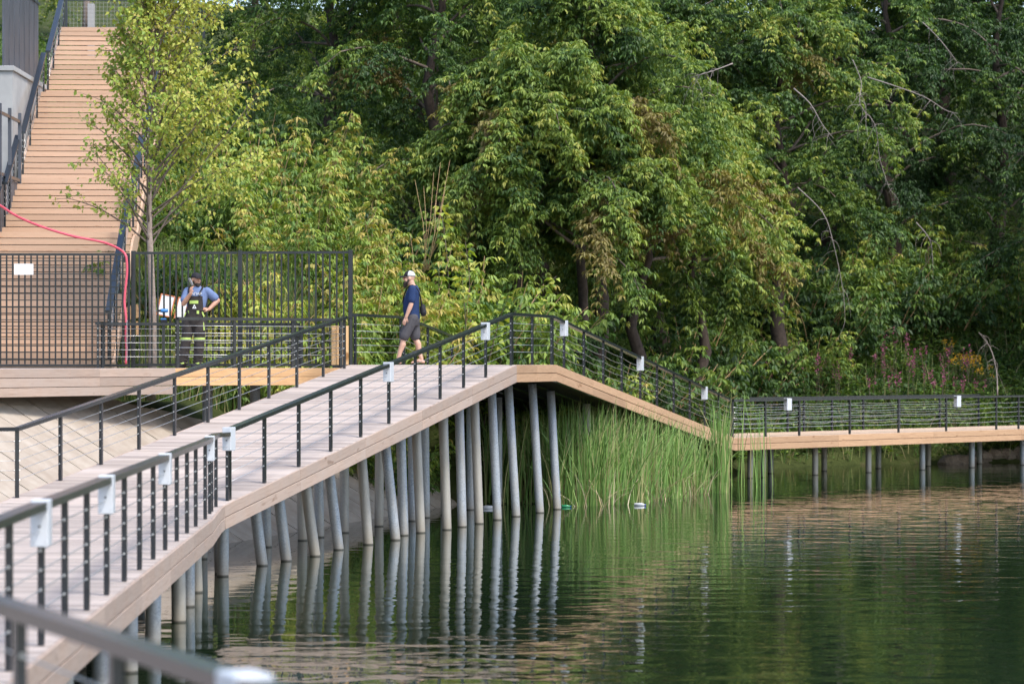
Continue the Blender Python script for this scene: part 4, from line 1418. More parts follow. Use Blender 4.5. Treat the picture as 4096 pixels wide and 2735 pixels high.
undergrowth('undergrowth', 'leafy undergrowth covering the hillside between trees', 26000, (-22, 22), (61, 118),
            lambda X, Y: in_view(X, Y) & stair_mask(X, Y) & (signed(TOE, X, Y) > 0.2), 301, 0.20, 0.10, 0.7, 0.22, 5)
undergrowth('bank_plants', 'leafy weeds covering the low bank behind the far pier', 14000, (3, 20), (72, 103),
            lambda X, Y: in_view(X, Y) & (signed(SHORE, X, Y) > 0.25) & (signed(TOE, X, Y) < 7) & (Y > 76), 317, 0.22, 0.075, 0.9, 0.34, 7)

def blades(name, label, n, xr, yr, keep, seed, hr, w, cols, lean=0.25, seg=3, zbase=None, cat='grass', bend=0.6, hfun=None):
    """thin tapering ribbons"""
    X, Y, Z, r = scatter(n, xr, yr, keep, seed)
    k = len(X)
    if zbase is not None:
        Z = np.full(k, zbase)
    H = r.uniform(hr[0], hr[1], k)
    if hfun is not None:
        H = H * hfun(X, Y)
    az = r.uniform(0, 6.283, k)
    ln = np.abs(r.normal(0, lean, k))
    dx, dy = np.cos(az) * ln, np.sin(az) * ln
    fa = r.uniform(-0.9, 0.9, k)
    sx, sy = np.cos(fa), np.sin(fa)
    V = []
    for i in range(seg + 1):
        f = i / seg
        ww = w * (1 - 0.55 * f) * (1 if i < seg else 0.12) * r.uniform(0.85, 1.15, k)
        o_ = H * (f * 0.6 + bend * f ** 2.6)
        cx = X + dx * o_
        cy = Y + dy * o_
        cz = Z + H * (f - 0.35 * ln * f ** 3)
        V.append(np.stack([cx - sx * ww / 2, cy - sy * ww / 2, cz], 1))
        V.append(np.stack([cx + sx * ww / 2, cy + sy * ww / 2, cz], 1))
    V = np.stack(V, 1).reshape(-1, 3)
    nv = 2 * (seg + 1)
    b = (np.arange(k) * nv)[:, None, None]
    qd = np.array([[2 * i, 2 * i + 1, 2 * i + 3, 2 * i + 2] for i in range(seg)])[None]
    F = (b + qd).reshape(-1, 4)
    me = bpy.data.meshes.new(name)
    me.vertices.add(len(V))
    me.vertices.foreach_set('co', V.astype(np.float32).ravel())
    me.loops.add(F.size)
    me.loops.foreach_set('vertex_index', F.astype(np.int32).ravel())
    me.polygons.add(len(F))
    me.polygons.foreach_set('loop_start', np.arange(0, F.size, 4, dtype=np.int32))
    me.polygons.foreach_set('loop_total', np.full(len(F), 4, np.int32))
    cols = np.array(cols)
    pick = r.integers(0, len(cols), k)
    C = cols[pick] * r.uniform(0.75, 1.25, (k, 1))
    ca = me.color_attributes.new('leafcol', 'FLOAT_COLOR', 'POINT')
    ca.data.foreach_set('color', np.concatenate([C, np.ones((k, 1))], 1).repeat(nv, 0).astype(np.float32).ravel())
    me.materials.append(M['reed'])
    me.update()
    me.validate()
    return tag(link(name, me), label, cat, None, 'stuff')

GR = [(0.10, 0.17, 0.035), (0.14, 0.20, 0.045), (0.07, 0.13, 0.03), (0.20, 0.22, 0.08), (0.30, 0.26, 0.12)]
blades('tall_grass', 'tall grass and dry weeds behind the bar fence', 9000, (-8.2, -2.2), (60.9, 68),
       lambda X, Y: stair_mask(X, Y) & (signed(TOE, X, Y) > -0.4) & (Y > 61.5) & (X < -3.0 + (Y - 62) * 0.6), 401, (0.4, 1.25), 0.022, GR, 0.28)
blades('bank_grass', 'rough grass on the far bank around the flowers', 3500, (6, 20), (90, 104),
       lambda X, Y: in_view(X, Y) & (signed(SHORE, X, Y) > 0.1), 411, (0.35, 1.0), 0.03, GR, 0.35)
blades('hill_grass', 'rough grass near the top of the stairs', 13000, (-20, -5), (66, 114),
       lambda X, Y: in_view(X, Y) & stair_mask(X, Y), 421, (0.3, 0.8), 0.035, [(0.16, 0.24, 0.05), (0.12, 0.20, 0.04), (0.22, 0.27, 0.08)], 0.35)

# reeds: a bed in the shallow water beside and below the descending ramp
REED = [(0.16, 0.285, 0.07), (0.20, 0.33, 0.08), (0.11, 0.21, 0.05), (0.26, 0.37, 0.11), (0.36, 0.35, 0.15)]
RL = [(1.15, 65.3), (2.0, 65.6), (3.0, 67.4), (4.0, 70.0), (4.7, 72.2)]
def reed_keep(X, Y):
    d = signed(RL, X, Y)
    return (d > 0) & (d < 2.2) & (X > 0.85) & (Y < 73.0)
blades('reed_bed', 'dense bed of tall green reeds standing beside the descending ramp', 11000, (0.6, 6.0), (65, 76),
       lambda X, Y: reed_keep(X, Y) & (np.sin(X * 5.1 + Y * 1.9) + np.sin(X * 2.3 - Y * 3.7) > -1.35), 431, (0.9, 2.55), 0.024, REED, 0.22, 6, -0.05, 'reeds', 0.75, lambda X, Y: 1.02 - 0.30 * smooth01(1.5, 4.6, X))
blades('dead_reeds', 'broken straw coloured reed stems lying at the edge of the reed bed', 900, (0.7, 5.2), (65, 73.5),
       lambda X, Y: (signed(RL, X, Y) > -0.12) & (signed(RL, X, Y) < 0.5) & (X > 0.8), 437, (0.25, 1.1), 0.02,
       [(0.42, 0.33, 0.18), (0.50, 0.42, 0.27), (0.30, 0.25, 0.12)], 0.75, 4, 0.0, 'reeds', 0.9)
blades('sparse_reeds', 'thin group of reeds standing in open water off the pier', 30, (5.0, 6.6), (74.5, 80),
       lambda X, Y: (X > 5.0 + (Y - 74) * 0.12), 441, (1.2, 2.6), 0.026, REED, 0.10, 6, -0.05, 'reeds', 0.5)
blades('reed_tuft', 'small tuft of reeds at the end of the reed bed', 120, (4.72, 5.12), (72.2, 73.0),
       lambda X, Y: X > 0, 443, (1.1, 2.5), 0.028, REED, 0.10, 6, -0.05, 'reeds', 0.5)
blades('shaded_reeds', 'reeds growing in the shade under the crest landing', 1300, (-0.6, 2.2), (66.4, 71),
       lambda X, Y: X > -1, 447, (1.2, 2.2), 0.03, REED, 0.16, 5, 0.0, 'reeds', 0.6)

# flowering plants on the far bank
def flower_plant(seed, col, n_st, h, fl=26, fr=0.035, spike=0.4):
    r = np.random.default_rng(seed)
    st, lv, fw = MB(), Leaves(seed + 1), Leaves(seed + 2)
    for j in range(n_st):
        p0 = np.array([r.normal(0, 0.10), r.normal(0, 0.10), 0])
        hh = h * r.uniform(0.75, 1.1)
        p1 = p0 + np.array([r.normal(0, 0.12), r.normal(0, 0.12), hh])
        st.tube([p0, (p0 + p1) / 2, p1], [0.008, 0.006, 0.003], 4, False)
        m = 18
        f = r.uniform(0.1, 0.85, m)
        P = p0 + (p1 - p0) * f[:, None]
        A = nrm(r.normal(0, 1, (m, 3)) * np.array([1, 1, 0.3]) + np.array([0, 0, 0.2]))
        lv.add(P, A, np.cross(A, [0, 0, 1.0]), r.uniform(0.12, 0.2, m), r.uniform(0.03, 0.045, m), leaf_colour(r, m, np.full(m, 0.42)))
        f = r.uniform(1 - spike, 1.03, fl)
        P = p0 + (p1 - p0) * f[:, None] + r.normal(0, 0.035, (fl, 3))
        A = nrm(r.normal(0, 1, (fl, 3)))
        fw.add(P, A, np.cross(A, r.normal(0, 1, (fl, 3))), np.full(fl, fr * 1.5), np.full(fl, fr * 1.2), np.array(col)[None] * r.uniform(0.7, 1.2, (fl, 1)))
    return st.mesh('stem', 'bark'), lv.mesh('foliage'), fw.mesh('blossom')
PK = [flower_plant(501 + i, (0.34, 0.085, 0.17), 3, 1.35 + 0.1 * i, 18, 0.04, 0.28) for i in range(3)]
YL = flower_plant(521, (0.70, 0.40, 0.015), 9, 1.1, 8, 0.034, 0.12)
def put_plant(pr, label, px, py, d, s, group):
    p = at(px, py, d)
    root = thing('flowering_plant', label, 'plant', (p.x, p.y, gz(p.x, p.y) - 0.02), (0, 0, random.uniform(0, 6)), group)
    root.scale = (s, s, s)
    for nme, me in zip(('stem', 'foliage', 'blossom'), pr):
        link(nme, me, root)
pink_spots = [(2870, 93), (2990, 94), (3010, 93.2), (3120, 95), (3180, 95.5), (3240, 94.4), (3300, 96.0), (3350, 95.2), (3420, 96.8), (3480, 95.6), (3520, 97.4), (3560, 96.1), (3600, 95.7), (3640, 97.4), (3680, 96.4), (3730, 97.0), (3760, 96.0), (3800, 97.6), (3840, 96.6), (3870, 98.0), (3610, 98.6), (3700, 98.9), (3090, 94.1), (3550, 98.0), (3920, 97.2)]
for i, (px, d) in enumerate(pink_spots):
    put_plant(PK[i % 3], 'tall plant with pink purple flower spikes on the far bank', px, 1500, d, random.uniform(0.85, 1.15), 'pink flowering plants on the bank')
for i, (px, d) in enumerate(((3830, 98.8), (3868, 98.6), (3905, 98.9), (3880, 99.6), (3935, 98.4), (3850, 99.3), (3790, 100.2))):
    put_plant(YL, 'clump of yellow daisy flowers above the far pier railing', px, 1450, d, random.uniform(0.85, 1.1), 'yellow flower clumps on the bank')
put_plant(YL, 'single small yellow flower clump low behind the far pier railing', 3115, 1560, 93.6, 0.5, None)

# stones along the far bank
sr = random.Random(5)
for i, (px, d) in enumerate(((3790, 93.6), (3830, 94.2), (3860, 94.6), (3905, 95.0), (3960, 95.4), (4010, 95.6), (4060, 95.8))):
    x = px_x(px, d)
    q = MB().ball((0, 0, 0), (1, 1, 1), None, 9, 6)
    q.v = [tuple(c * (0.75 + 0.5 * sr.random()) for c in v) for v in q.v]
    o_ = q.build('bank_stone', 'rock', None, False, (x, d - 0.5, max(0.05, gz(x, d - 0.5))))
    sz = sr.uniform(0.18, 0.38)
    o_.scale = (sz * 1.3, sz, sz * 0.7)
    tag(o_, 'rough brown stone lying at the water edge under the far pier', 'stone', 'stones at the water edge')

# litter at the edge of the reeds
def bottle(px, py, d, label, m, rz, s=1.0):
    p = at(px, py, d)
    root = thing('floating_bottle', label, 'bottle', (p.x, p.y, 0.02), (0, math.radians(90), rz))
    root.scale = (s, s, s)
    MB().tube([(0, 0, -0.13), (0, 0, -0.12), (0, 0, 0.03), (0, 0, 0.08), (0, 0, 0.11)], [0.02, 0.042, 0.042, 0.03, 0.015], 12).build('body', m, root, True)
    MB().tube([(0, 0, 0.108), (0, 0, 0.13)], 0.017, 10).build('cap', 'blue_plastic', root, True)
bottle(1958, 2030, 64.6, 'white plastic bottle floating between the piles', 'box_white', 0.2, 1.1)
bottle(1880, 2032, 64.4, 'blue bottle floating between the piles', 'blue_plastic', 0.5, 0.9)
bottle(2265, 2022, 65.2, 'green and white bottle floating at the reed edge', 'green_glass', 0.1, 0.8)
bottle(2560, 2020, 65.9, 'pale bottle caught in the reeds', 'box_white', -0.4, 1.0)

# ------------------------------------------------------------------ people
def remesh(mb, voxel, smooth_it=3):
    """closed overlapping shapes -> one continuous skin"""
    me = mb.mesh('tmp', 'skin')
    o_ = bpy.data.objects.new('tmp', me)
    COL.objects.link(o_)
    md = o_.modifiers.new('r', 'REMESH')
    md.mode = 'VOXEL'
    md.voxel_size = voxel
    sm2 = o_.modifiers.new('s', 'SMOOTH')
    sm2.factor = 0.5
    sm2.iterations = smooth_it
    dg = bpy.context.evaluated_depsgraph_get()
    ev = o_.evaluated_get(dg)
    out = bpy.data.meshes.new_from_object(ev)
    bpy.data.objects.remove(o_)
    bpy.data.meshes.remove(me)
    out.polygons.foreach_set('use_smooth', [True] * len(out.polygons))
    return out

def skinpart(name, mb, m, parent, voxel=0.012, it=3):
    me = remesh(mb, voxel, it)
    me.name = name
    me.materials.clear()
    me.materials.append(M[m])
    return link(name, me, parent)

def torso(mb, rings, n=20):
    """rings: (x, y, z, half width along wx, half depth, angle of the width axis)"""
    out = []
    for (x, y, z, a, b, ang) in rings:
        ca, sa = math.cos(ang), math.sin(ang)
        ring = []
        for k in range(n):
            th = 2 * math.pi * k / n
            u, v = a * math.cos(th), b * math.sin(th)
            ring.append(Vector((x + u * ca - v * sa, y + u * sa + v * ca, z)))
        out.append(ring)
    mb.loft(out)
    return mb

def head(mb, c, yaw, s=1.0):
    """skull, jaw, nose, ears, neck stub; face looks along yaw (0 = -Y)"""
    R = Matrix.Rotation(yaw, 3, 'Z')
    def P(x, y, z):
        return Vector(c) + R @ Vector((x, y, z)) * s
    mb.ball(P(0, 0.012, 0.035), (0.077 * s, 0.098 * s, 0.105 * s), R, 16, 10)
    mb.ball(P(0, -0.025, -0.055), (0.060 * s, 0.066 * s, 0.072 * s), R, 14, 9)
    mb.ball(P(0, -0.055, -0.092), (0.034 * s, 0.030 * s, 0.028 * s), R, 10, 7)
    mb.limb([P(0, -0.085, 0.028), P(0, -0.112, -0.018)], [0.011 * s, 0.017 * s], 8)
    mb.ball(P(0, -0.078, 0.047), (0.052 * s, 0.022 * s, 0.014 * s), R, 10, 6)
    mb.ball(P(0, -0.082, -0.055), (0.026 * s, 0.015 * s, 0.011 * s), R, 10, 6)
    for sx in (-1, 1):
        mb.ball(P(sx * 0.079, 0.012, 0.0), (0.013 * s, 0.026 * s, 0.035 * s), R, 10, 7)
        mb.ball(P(sx * 0.04, -0.06, -0.02), (0.026 * s, 0.024 * s, 0.026 * s), R, 10, 7)
    return P, R

def hand(mb, wrist, d, palm_n, length=0.185, curl=0.6, thumb_side=1):
    """palm and five bent fingers; d = direction of the fingers, palm_n = way the palm faces"""
    d = Vector(d).normalized()
    n_ = (Vector(palm_n) - d * Vector(palm_n).dot(d)).normalized()
    s_ = d.cross(n_) * thumb_side
    w = Vector(wrist)
    for k in (-1.2, -0.4, 0.4, 1.2):
        mb.limb([w + s_ * k * 0.012, w + d * 0.085 + s_ * k * 0.0185], [0.017, 0.0145], 8)
    tips = []
    for k, (fo, fl) in enumerate(((1.5, 0.072), (0.5, 0.082), (-0.5, 0.076), (-1.5, 0.060))):
        b = w + d * 0.088 + s_ * fo * 0.0195
        a1, a2 = curl * 0.6, curl * 1.5
        p1 = b + (d * math.cos(a1) + n_ * math.sin(a1)) * fl * 0.45
        p2 = p1 + (d * math.cos(a2) + n_ * math.sin(a2)) * fl * 0.32
        p3 = p2 + (d * math.cos(a2 + curl * 0.5) + n_ * math.sin(a2 + curl * 0.5)) * fl * 0.25
        mb.limb([b, p1, p2, p3], [0.0105, 0.0095, 0.0088, 0.0075], 8)
        tips.append(p3)
    tb = w + d * 0.022 + s_ * 0.027
    t1 = tb + (d * 0.72 + s_ * 0.62 + n_ * 0.25).normalized() * 0.045
    t2 = t1 + (d * 0.88 + s_ * 0.22 + n_ * 0.42).normalized() * 0.036
    mb.limb([w + d * 0.015 + s_ * 0.01, tb, t1, t2], [0.017, 0.014, 0.0115, 0.009], 8)
    return tips

# ---- bearded man walking to the left across the landing
mx = at(1642, 1460, 59.5)
man = thing('person', 'bearded man in navy tee and grey shorts walking over the crest landing', 'person', (mx.x, 59.7, 3.041))
fw_ = -1.0   # walks towards -X
A90 = math.radians(90)
hipz, knz, anz = 0.93, 0.50, 0.085
SH = [(0.05, -0.19, 1.50), (0.05, 0.19, 1.50)]           # near (camera side) and far shoulder
near_leg = [(0.035, -0.095, 0.92), (-0.145, -0.11, 0.52), (-0.245, -0.105, 0.10)]
far_leg = [(0.045, 0.095, 0.92), (0.085, 0.10, 0.52), (0.205, 0.10, 0.115)]
near_arm = [(0.04, -0.215, 1.47), (0.015, -0.265, 1.18), (-0.085, -0.255, 0.925)]
far_arm = [(0.04, 0.215, 1.47), (0.06, 0.26, 1.18), (0.03, 0.25, 0.93)]

body = MB()
torso(body, [(0.03, 0, 0.84, 0.15, 0.11, A90), (0.03, 0, 0.95, 0.165, 0.125, A90), (0.00, 0, 1.10, 0.165, 0.135, A90), (0.02, 0, 1.28, 0.175, 0.13, A90), (0.045, 0, 1.42, 0.18, 0.115, A90), (0.05, 0, 1.50, 0.14, 0.085, A90), (0.04, 0, 1.56, 0.06, 0.06, A90)])
hc = (-0.035, 0, 1.685)
body.limb([(0.045, 0, 1.47), (0.015, 0, 1.58), (-0.01, 0, 1.66)], [0.075, 0.064, 0.062], 14)
HP, HR = head(body, hc, -A90, 1.03)
for leg in (near_leg, far_leg):
    a, b, c = [Vector(q_) for q_ in leg]
    body.limb([a, a.lerp(b, 0.5), b], [0.092, 0.078, 0.058], 14)
    body.limb([b, b.lerp(c, 0.28) + Vector((0.022, 0, 0)), b.lerp(c, 0.65), c], [0.056, 0.062, 0.046, 0.037], 14)
    h_ = c + Vector((0.035, 0, -0.055))
    t_ = c + Vector((-0.17, 0, -0.068))
    body.limb([h_, c + Vector((-0.05, 0, -0.035)), t_], [0.034, 0.042, 0.024], 12)
    for k in range(5):
        body.limb([t_ + Vector((0.01, (k - 2) * 0.017, 0)), t_ + Vector((-0.032 + abs(k - 1) * 0.006, (k - 2) * 0.018, -0.004))], [0.012, 0.010 if k else 0.013], 8)
for arm, pn_ in ((near_arm, (0, 1, 0)), (far_arm, (0, -1, 0))):
    a, b, c = [Vector(q_) for q_ in arm]
    body.limb([a, a.lerp(b, 0.45), b], [0.062, 0.056, 0.045], 12)
    body.limb([b, b.lerp(c, 0.3), c], [0.046, 0.047, 0.030], 12)
    hand(body, c, (c - b).normalized() + Vector((-0.05, 0, -0.25)), pn_, 0.185, 0.45, 1 if pn_[1] > 0 else -1)
skinpart('body', body, 'skin', man, 0.0085, 2)

tee = MB()
torso(tee, [(0.03, 0, 0.90, 0.185, 0.152, A90), (0.022, 0, 0.98, 0.19, 0.158, A90), (0.005, 0, 1.10, 0.188, 0.162, A90), (0.015, 0, 1.28, 0.195, 0.155, A90), (0.045, 0, 1.42, 0.20, 0.138, A90), (0.052, 0, 1.50, 0.17, 0.105, A90), (0.045, 0, 1.555, 0.085, 0.082, A90)])
for arm in (near_arm, far_arm):
    a, b = Vector(arm[0]), Vector(arm[1])
    tee.limb([a + Vector((0, 0, 0.005)), a.lerp(b, 0.4), a.lerp(b, 0.72)], [0.078, 0.079, 0.080], 14)
skinpart('t_shirt', tee, 'navy', man, 0.012, 3)
sh = MB()
torso(sh, [(0.03, 0, 0.76, 0.14, 0.12, A90), (0.033, 0, 0.85, 0.172, 0.145, A90), (0.03, 0, 0.96, 0.176, 0.146, A90)])
for leg in (near_leg, far_leg):
    a, b = Vector(leg[0]), Vector(leg[1])
    sh.limb([a, a.lerp(b, 0.5), a.lerp(b, 0.88)], [0.118, 0.112, 0.106], 16)
skinpart('shorts', sh, 'shorts', man, 0.012, 3)
be = MB()
be.ball(HP(0, -0.056, -0.088), (0.060, 0.055, 0.066), HR, 14, 9)
be.ball(HP(0, -0.075, -0.13), (0.042, 0.042, 0.05), HR, 12, 8)
for sx in (-1, 1):
    be.limb([HP(sx * 0.066, 0.0, -0.015), HP(sx * 0.062, -0.03, -0.075)], [0.016, 0.026], 8)
skinpart('beard', be, 'hair', man, 0.008, 2)
cap = MB()
rings = []
for i in range(7):
    f = i / 6
    z = 0.045 + 0.105 * math.sin(f * math.pi / 2)
    rr = math.cos(f * math.pi / 2 * 0.96)
    rings.append([HP(0.086 * rr * math.cos(t_), 0.014 + 0.108 * rr * math.sin(t_), z) for t_ in np.linspace(0, 2 * math.pi, 20, endpoint=False)])
cap.loft(rings)
cp_ = cap.build('cap', 'cap_grey', man, True)
fr_ = MB()
rings = []
for i in range(6):
    f = i / 5
    z = 0.046 + 0.107 * math.sin(f * math.pi / 2 * 0.97)
    rr = math.cos(f * math.pi / 2 * 0.92)
    arc_ = [HP(0.089 * rr * math.cos(t_), 0.012 + 0.112 * rr * math.sin(t_), z) for t_ in np.linspace(math.radians(200), math.radians(340), 11)]
    inn = [HP(0.080 * rr * math.cos(t_), 0.014 + 0.100 * rr * math.sin(t_), z - 0.006) for t_ in np.linspace(math.radians(340), math.radians(200), 11)]
    rings.append(arc_ + inn)
fr_.loft(rings)
fr_.build('front_panel', 'dark_cloth', cp_, True)
vis = MB()
rings = []
for i in range(6):
    f = i / 5
    w_ = 0.075 * math.sqrt(max(0.05, 1 - (f * 0.93) ** 2)) if i else 0.078
    yv = -0.075 - 0.105 * f
    zv = 0.058 - 0.016 * f
    rings.append([HP(w_ * c_, yv - 0.0, zv - 0.022 * c_ * c_) for c_ in np.linspace(-1, 1, 7)] + [HP(w_ * c_, yv, zv - 0.006 - 0.022 * c_ * c_) for c_ in np.linspace(1, -1, 7)])
vis.loft(rings)
vis.build('visor', 'dark_cloth', cp_, True)
gl = MB()
for sx in (-1, 1):
    gl.ball(HP(sx * 0.034, -0.095, 0.018), (0.028, 0.010, 0.020), HR, 12, 7)
g_ = gl.build('sunglasses', 'red_lens', man, True)
tm = MB()
for sx in (-1, 1):
    tm.tube([HP(sx * 0.06, -0.088, 0.022), HP(sx * 0.082, 0.01, 0.026)], 0.004, 6)
tm.build('temple', 'dark_cloth', g_)
for leg in (near_leg, far_leg):
    c = Vector(leg[2])
    so = MB()
    rings = []
    for z in (0.0, 0.020):
        rings.append([Vector((c.x - 0.075 + 0.142 * math.cos(t_), c.y + (0.046 + 0.006 * math.cos(t_)) * -math.sin(t_), (c.z - 0.112) + z + (0.0 if z else 0.0))) for t_ in np.linspace(0, 2 * math.pi, 20, endpoint=False)])
    so.loft(rings)
    so.tube([c + Vector((-0.10, -0.048, -0.085)), c + Vector((-0.095, -0.02, -0.035)), c + Vector((-0.095, 0.02, -0.035)), c + Vector((-0.10, 0.048, -0.085))], 0.014, 8)
    so.build('flip_flop', 'dark_cloth', man, True)
# shoulder bag
bag = thing('shoulder_bag', 'small black sling bag on the back of the bearded man', 'bag', (mx.x + 0.235, 59.7 + 0.02, 3.04 + 1.07))
bb = MB()
bb.ball((0, 0, 0), (0.062, 0.12, 0.125), None, 14, 9)
bb.ball((0.012, -0.03, -0.045), (0.066, 0.10, 0.075), None, 14, 9)
skinpart('pouch', bb, 'dark_cloth', bag, 0.012, 3)
stp = MB()
off = Vector((mx.x + 0.235, 59.72, 4.11)) - Vector((mx.x, 59.7, 3.041))
sp_ = spline([Vector(p_) - off for p_ in ((0.21, 0.0, 1.16), (0.19, -0.07, 1.34), (0.13, -0.125, 1.48), (0.055, -0.125, 1.552), (-0.04, -0.07, 1.53), (-0.10, 0.0, 1.45), (-0.155, 0.1, 1.25), (-0.10, 0.17, 1.1), (0.1, 0.19, 1.04), (0.22, 0.10, 1.02))], 5)
stp.sweep(sp_, 0.03, 0.006)
stp.tube(sp_, 0.011, 6)
stp.build('strap', 'dark_cloth', bag, True)

# ---- worker on the phone behind the walkway railing
wp = at(779, 1472, 58.75)
wk = thing('person', 'worker in blue tee and black bib overalls talking on a phone', 'person', (wp.x, 58.75, WZ + 0.001))
body = MB()
torso(body, [(0.0, 0, 0.86, 0.15, 0.11, 0), (0.0, 0, 0.97, 0.17, 0.12, 0), (0.02, 0, 1.12, 0.155, 0.115, 0), (0.04, 0, 1.30, 0.18, 0.125, 0), (0.05, 0.01, 1.44, 0.19, 0.11, 0), (0.05, 0.015, 1.52, 0.13, 0.085, 0), (0.045, 0.01, 1.58, 0.06, 0.06, 0)])
body.limb([(0.05, 0.01, 1.50), (0.04, 0.0, 1.60), (0.03, -0.01, 1.66)], [0.078, 0.064, 0.062], 14)
WP, WR = head(body, (0.03, -0.01, 1.69), math.radians(38), 1.03)
r_arm = [(-0.14, 0.0, 1.475), (-0.205, -0.10, 1.235), (-0.055, -0.20, 1.43)]
l_arm = [(0.235, 0.01, 1.48), (0.435, 0.09, 1.30), (0.275, -0.06, 1.125)]
w_rleg = [(-0.105, 0, 0.93), (-0.165, -0.02, 0.52), (-0.235, 0.0, 0.10)]
w_lleg = [(0.105, 0, 0.93), (0.095, -0.03, 0.52), (0.06, 0.0, 0.10)]
for arm in (r_arm, l_arm):
    a, b, c = [Vector(q_) for q_ in arm]
    body.limb([a, a.lerp(b, 0.45), b], [0.066, 0.058, 0.047], 12)
    body.limb([b, b.lerp(c, 0.3), c], [0.048, 0.050, 0.032], 12)
hand(body, r_arm[2], Vector((0.06, -0.02, 1.0)), Vector((0.5, 0.65, 0.1)), 0.185, 0.75, -1)
hand(body, l_arm[2], Vector((-0.85, -0.25, 0.15)), Vector((-0.2, 0.6, -0.75)), 0.185, 0.8, 1)
for leg in (w_rleg, w_lleg):
    a, b, c = [Vector(q_) for q_ in leg]
    body.limb([a, a.lerp(b, 0.5), b], [0.09, 0.078, 0.058], 12)
    body.limb([b, b.lerp(c, 0.3), c], [0.057, 0.058, 0.04], 12)
    body.limb([c + Vector((0.02, 0.03, -0.04)), c + Vector((-0.05, -0.09, -0.055))], [0.036, 0.03], 10)
skinpart('body', body, 'skin_tan', wk, 0.0085, 2)
tee = MB()
torso(tee, [(0.0, 0, 0.98, 0.185, 0.14, 0), (0.02, 0, 1.12, 0.175, 0.137, 0), (0.04, 0, 1.30, 0.198, 0.142, 0), (0.048, 0.01, 1.44, 0.212, 0.128, 0), (0.05, 0.015, 1.52, 0.165, 0.102, 0), (0.045, 0.01, 1.572, 0.082, 0.078, 0)])
for arm in (r_arm, l_arm):
    a, b = Vector(arm[0]), Vector(arm[1])
    tee.limb([a, a.lerp(b, 0.35), a.lerp(b, 0.68)], [0.080, 0.083, 0.086], 14)
skinpart('t_shirt', tee, 'tee_blue', wk, 0.012, 3)
ov = MB()
torso(ov, [(0.0, 0, 0.80, 0.15, 0.125, 0), (0.0, 0, 0.90, 0.185, 0.15, 0), (0.0, 0, 1.0, 0.192, 0.152, 0), (0.01, 0, 1.10, 0.188, 0.15, 0), (0.015, 0, 1.15, 0.184, 0.148, 0)])
for leg in (w_rleg, w_lleg):
    a, b, c = [Vector(q_) for q_ in leg]
    ov.limb([a, a.lerp(b, 0.5), b], [0.118, 0.112, 0.098], 16)
    ov.limb([b, b.lerp(c, 0.25), b.lerp(c, 0.6), b.lerp(c, 0.98)], [0.098, 0.100, 0.094, 0.090], 16)
    for k in range(4):
        f = 0.55 + 0.14 * k
        q_ = b.lerp(c, f)
        ov.limb([q_ + Vector((-0.07, -0.05, 0.012)), q_ + Vector((0.06, -0.07, -0.018))], [0.03, 0.026], 8)
ovo = skinpart('overalls', ov, 'overall', wk, 0.012, 2)
# bib follows the chest
bib = MB()
cols_, rows_ = 9, 6
def chest_y(x, z):
    t_ = np.clip((z - 1.1) / 0.34, 0, 1)
    a_, b_ = 0.188 + 0.02 * t_, 0.150 - 0.002 * t_
    return -b_ * math.sqrt(max(0.05, 1 - ((x - 0.03) / a_) ** 2)) - 0.006
vs, fs = [], []
for side_ in (0, 1):
    for r_ in range(rows_):
        z = 1.10 + 0.28 * r_ / (rows_ - 1)
        hw = 0.165 - 0.045 * r_ / (rows_ - 1)
        for c_ in range(cols_):
            x = 0.012 + 0.006 * r_ - hw + 2 * hw * c_ / (cols_ - 1)
            vs.append((x, chest_y(x, z) + (0.012 if side_ else -0.004), z))
for r_ in range(rows_ - 1):
    for c_ in range(cols_ - 1):
        i_ = r_ * cols_ + c_
        fs.append((i_, i_ + 1, i_ + cols_ + 1, i_ + cols_))
        j_ = i_ + rows_ * cols_
        fs.append((j_, j_ + cols_, j_ + cols_ + 1, j_ + 1))
bib.add(vs, fs)
bib.build('bib', 'overall', ovo, True)
def patch(name, m, x0, x1, z0, z1, parent, off_=0.012, fy=chest_y):
    q = MB()
    vs = []
    for z in (z0, z1):
        for x in np.linspace(x0, x1, 5):
            vs.append((x, fy(x, z) - off_, z))
    q.add(vs, [(i, i + 1, i + 6, i + 5) for i in range(4)])
    return q.build(name, m, parent, True)
patch('pocket_flap', 'hivis', -0.085, 0.085, 1.235, 1.295, ovo)
patch('pocket_tab', 'hivis', -0.135, -0.10, 1.04, 1.10, ovo, 0.012)
patch('pocket_tab', 'hivis', 0.055, 0.10, 1.04, 1.10, ovo, 0.012)
for (xa, xb) in ((-0.10, -0.135), (0.115, 0.14)):
    MB().sweep(spline([(xa, chest_y(xa, 1.38) - 0.006, 1.38), (xa * 0.98 + 0.002, -0.135, 1.46), (xb * 0.95 + 0.03, -0.08, 1.555), (xb * 0.8 + 0.03, 0.02, 1.572), (xb * 0.5 + 0.03, 0.125, 1.46), (0.03, 0.155, 1.25)], 4), 0.036, 0.012).build('strap', 'overall', ovo, True)
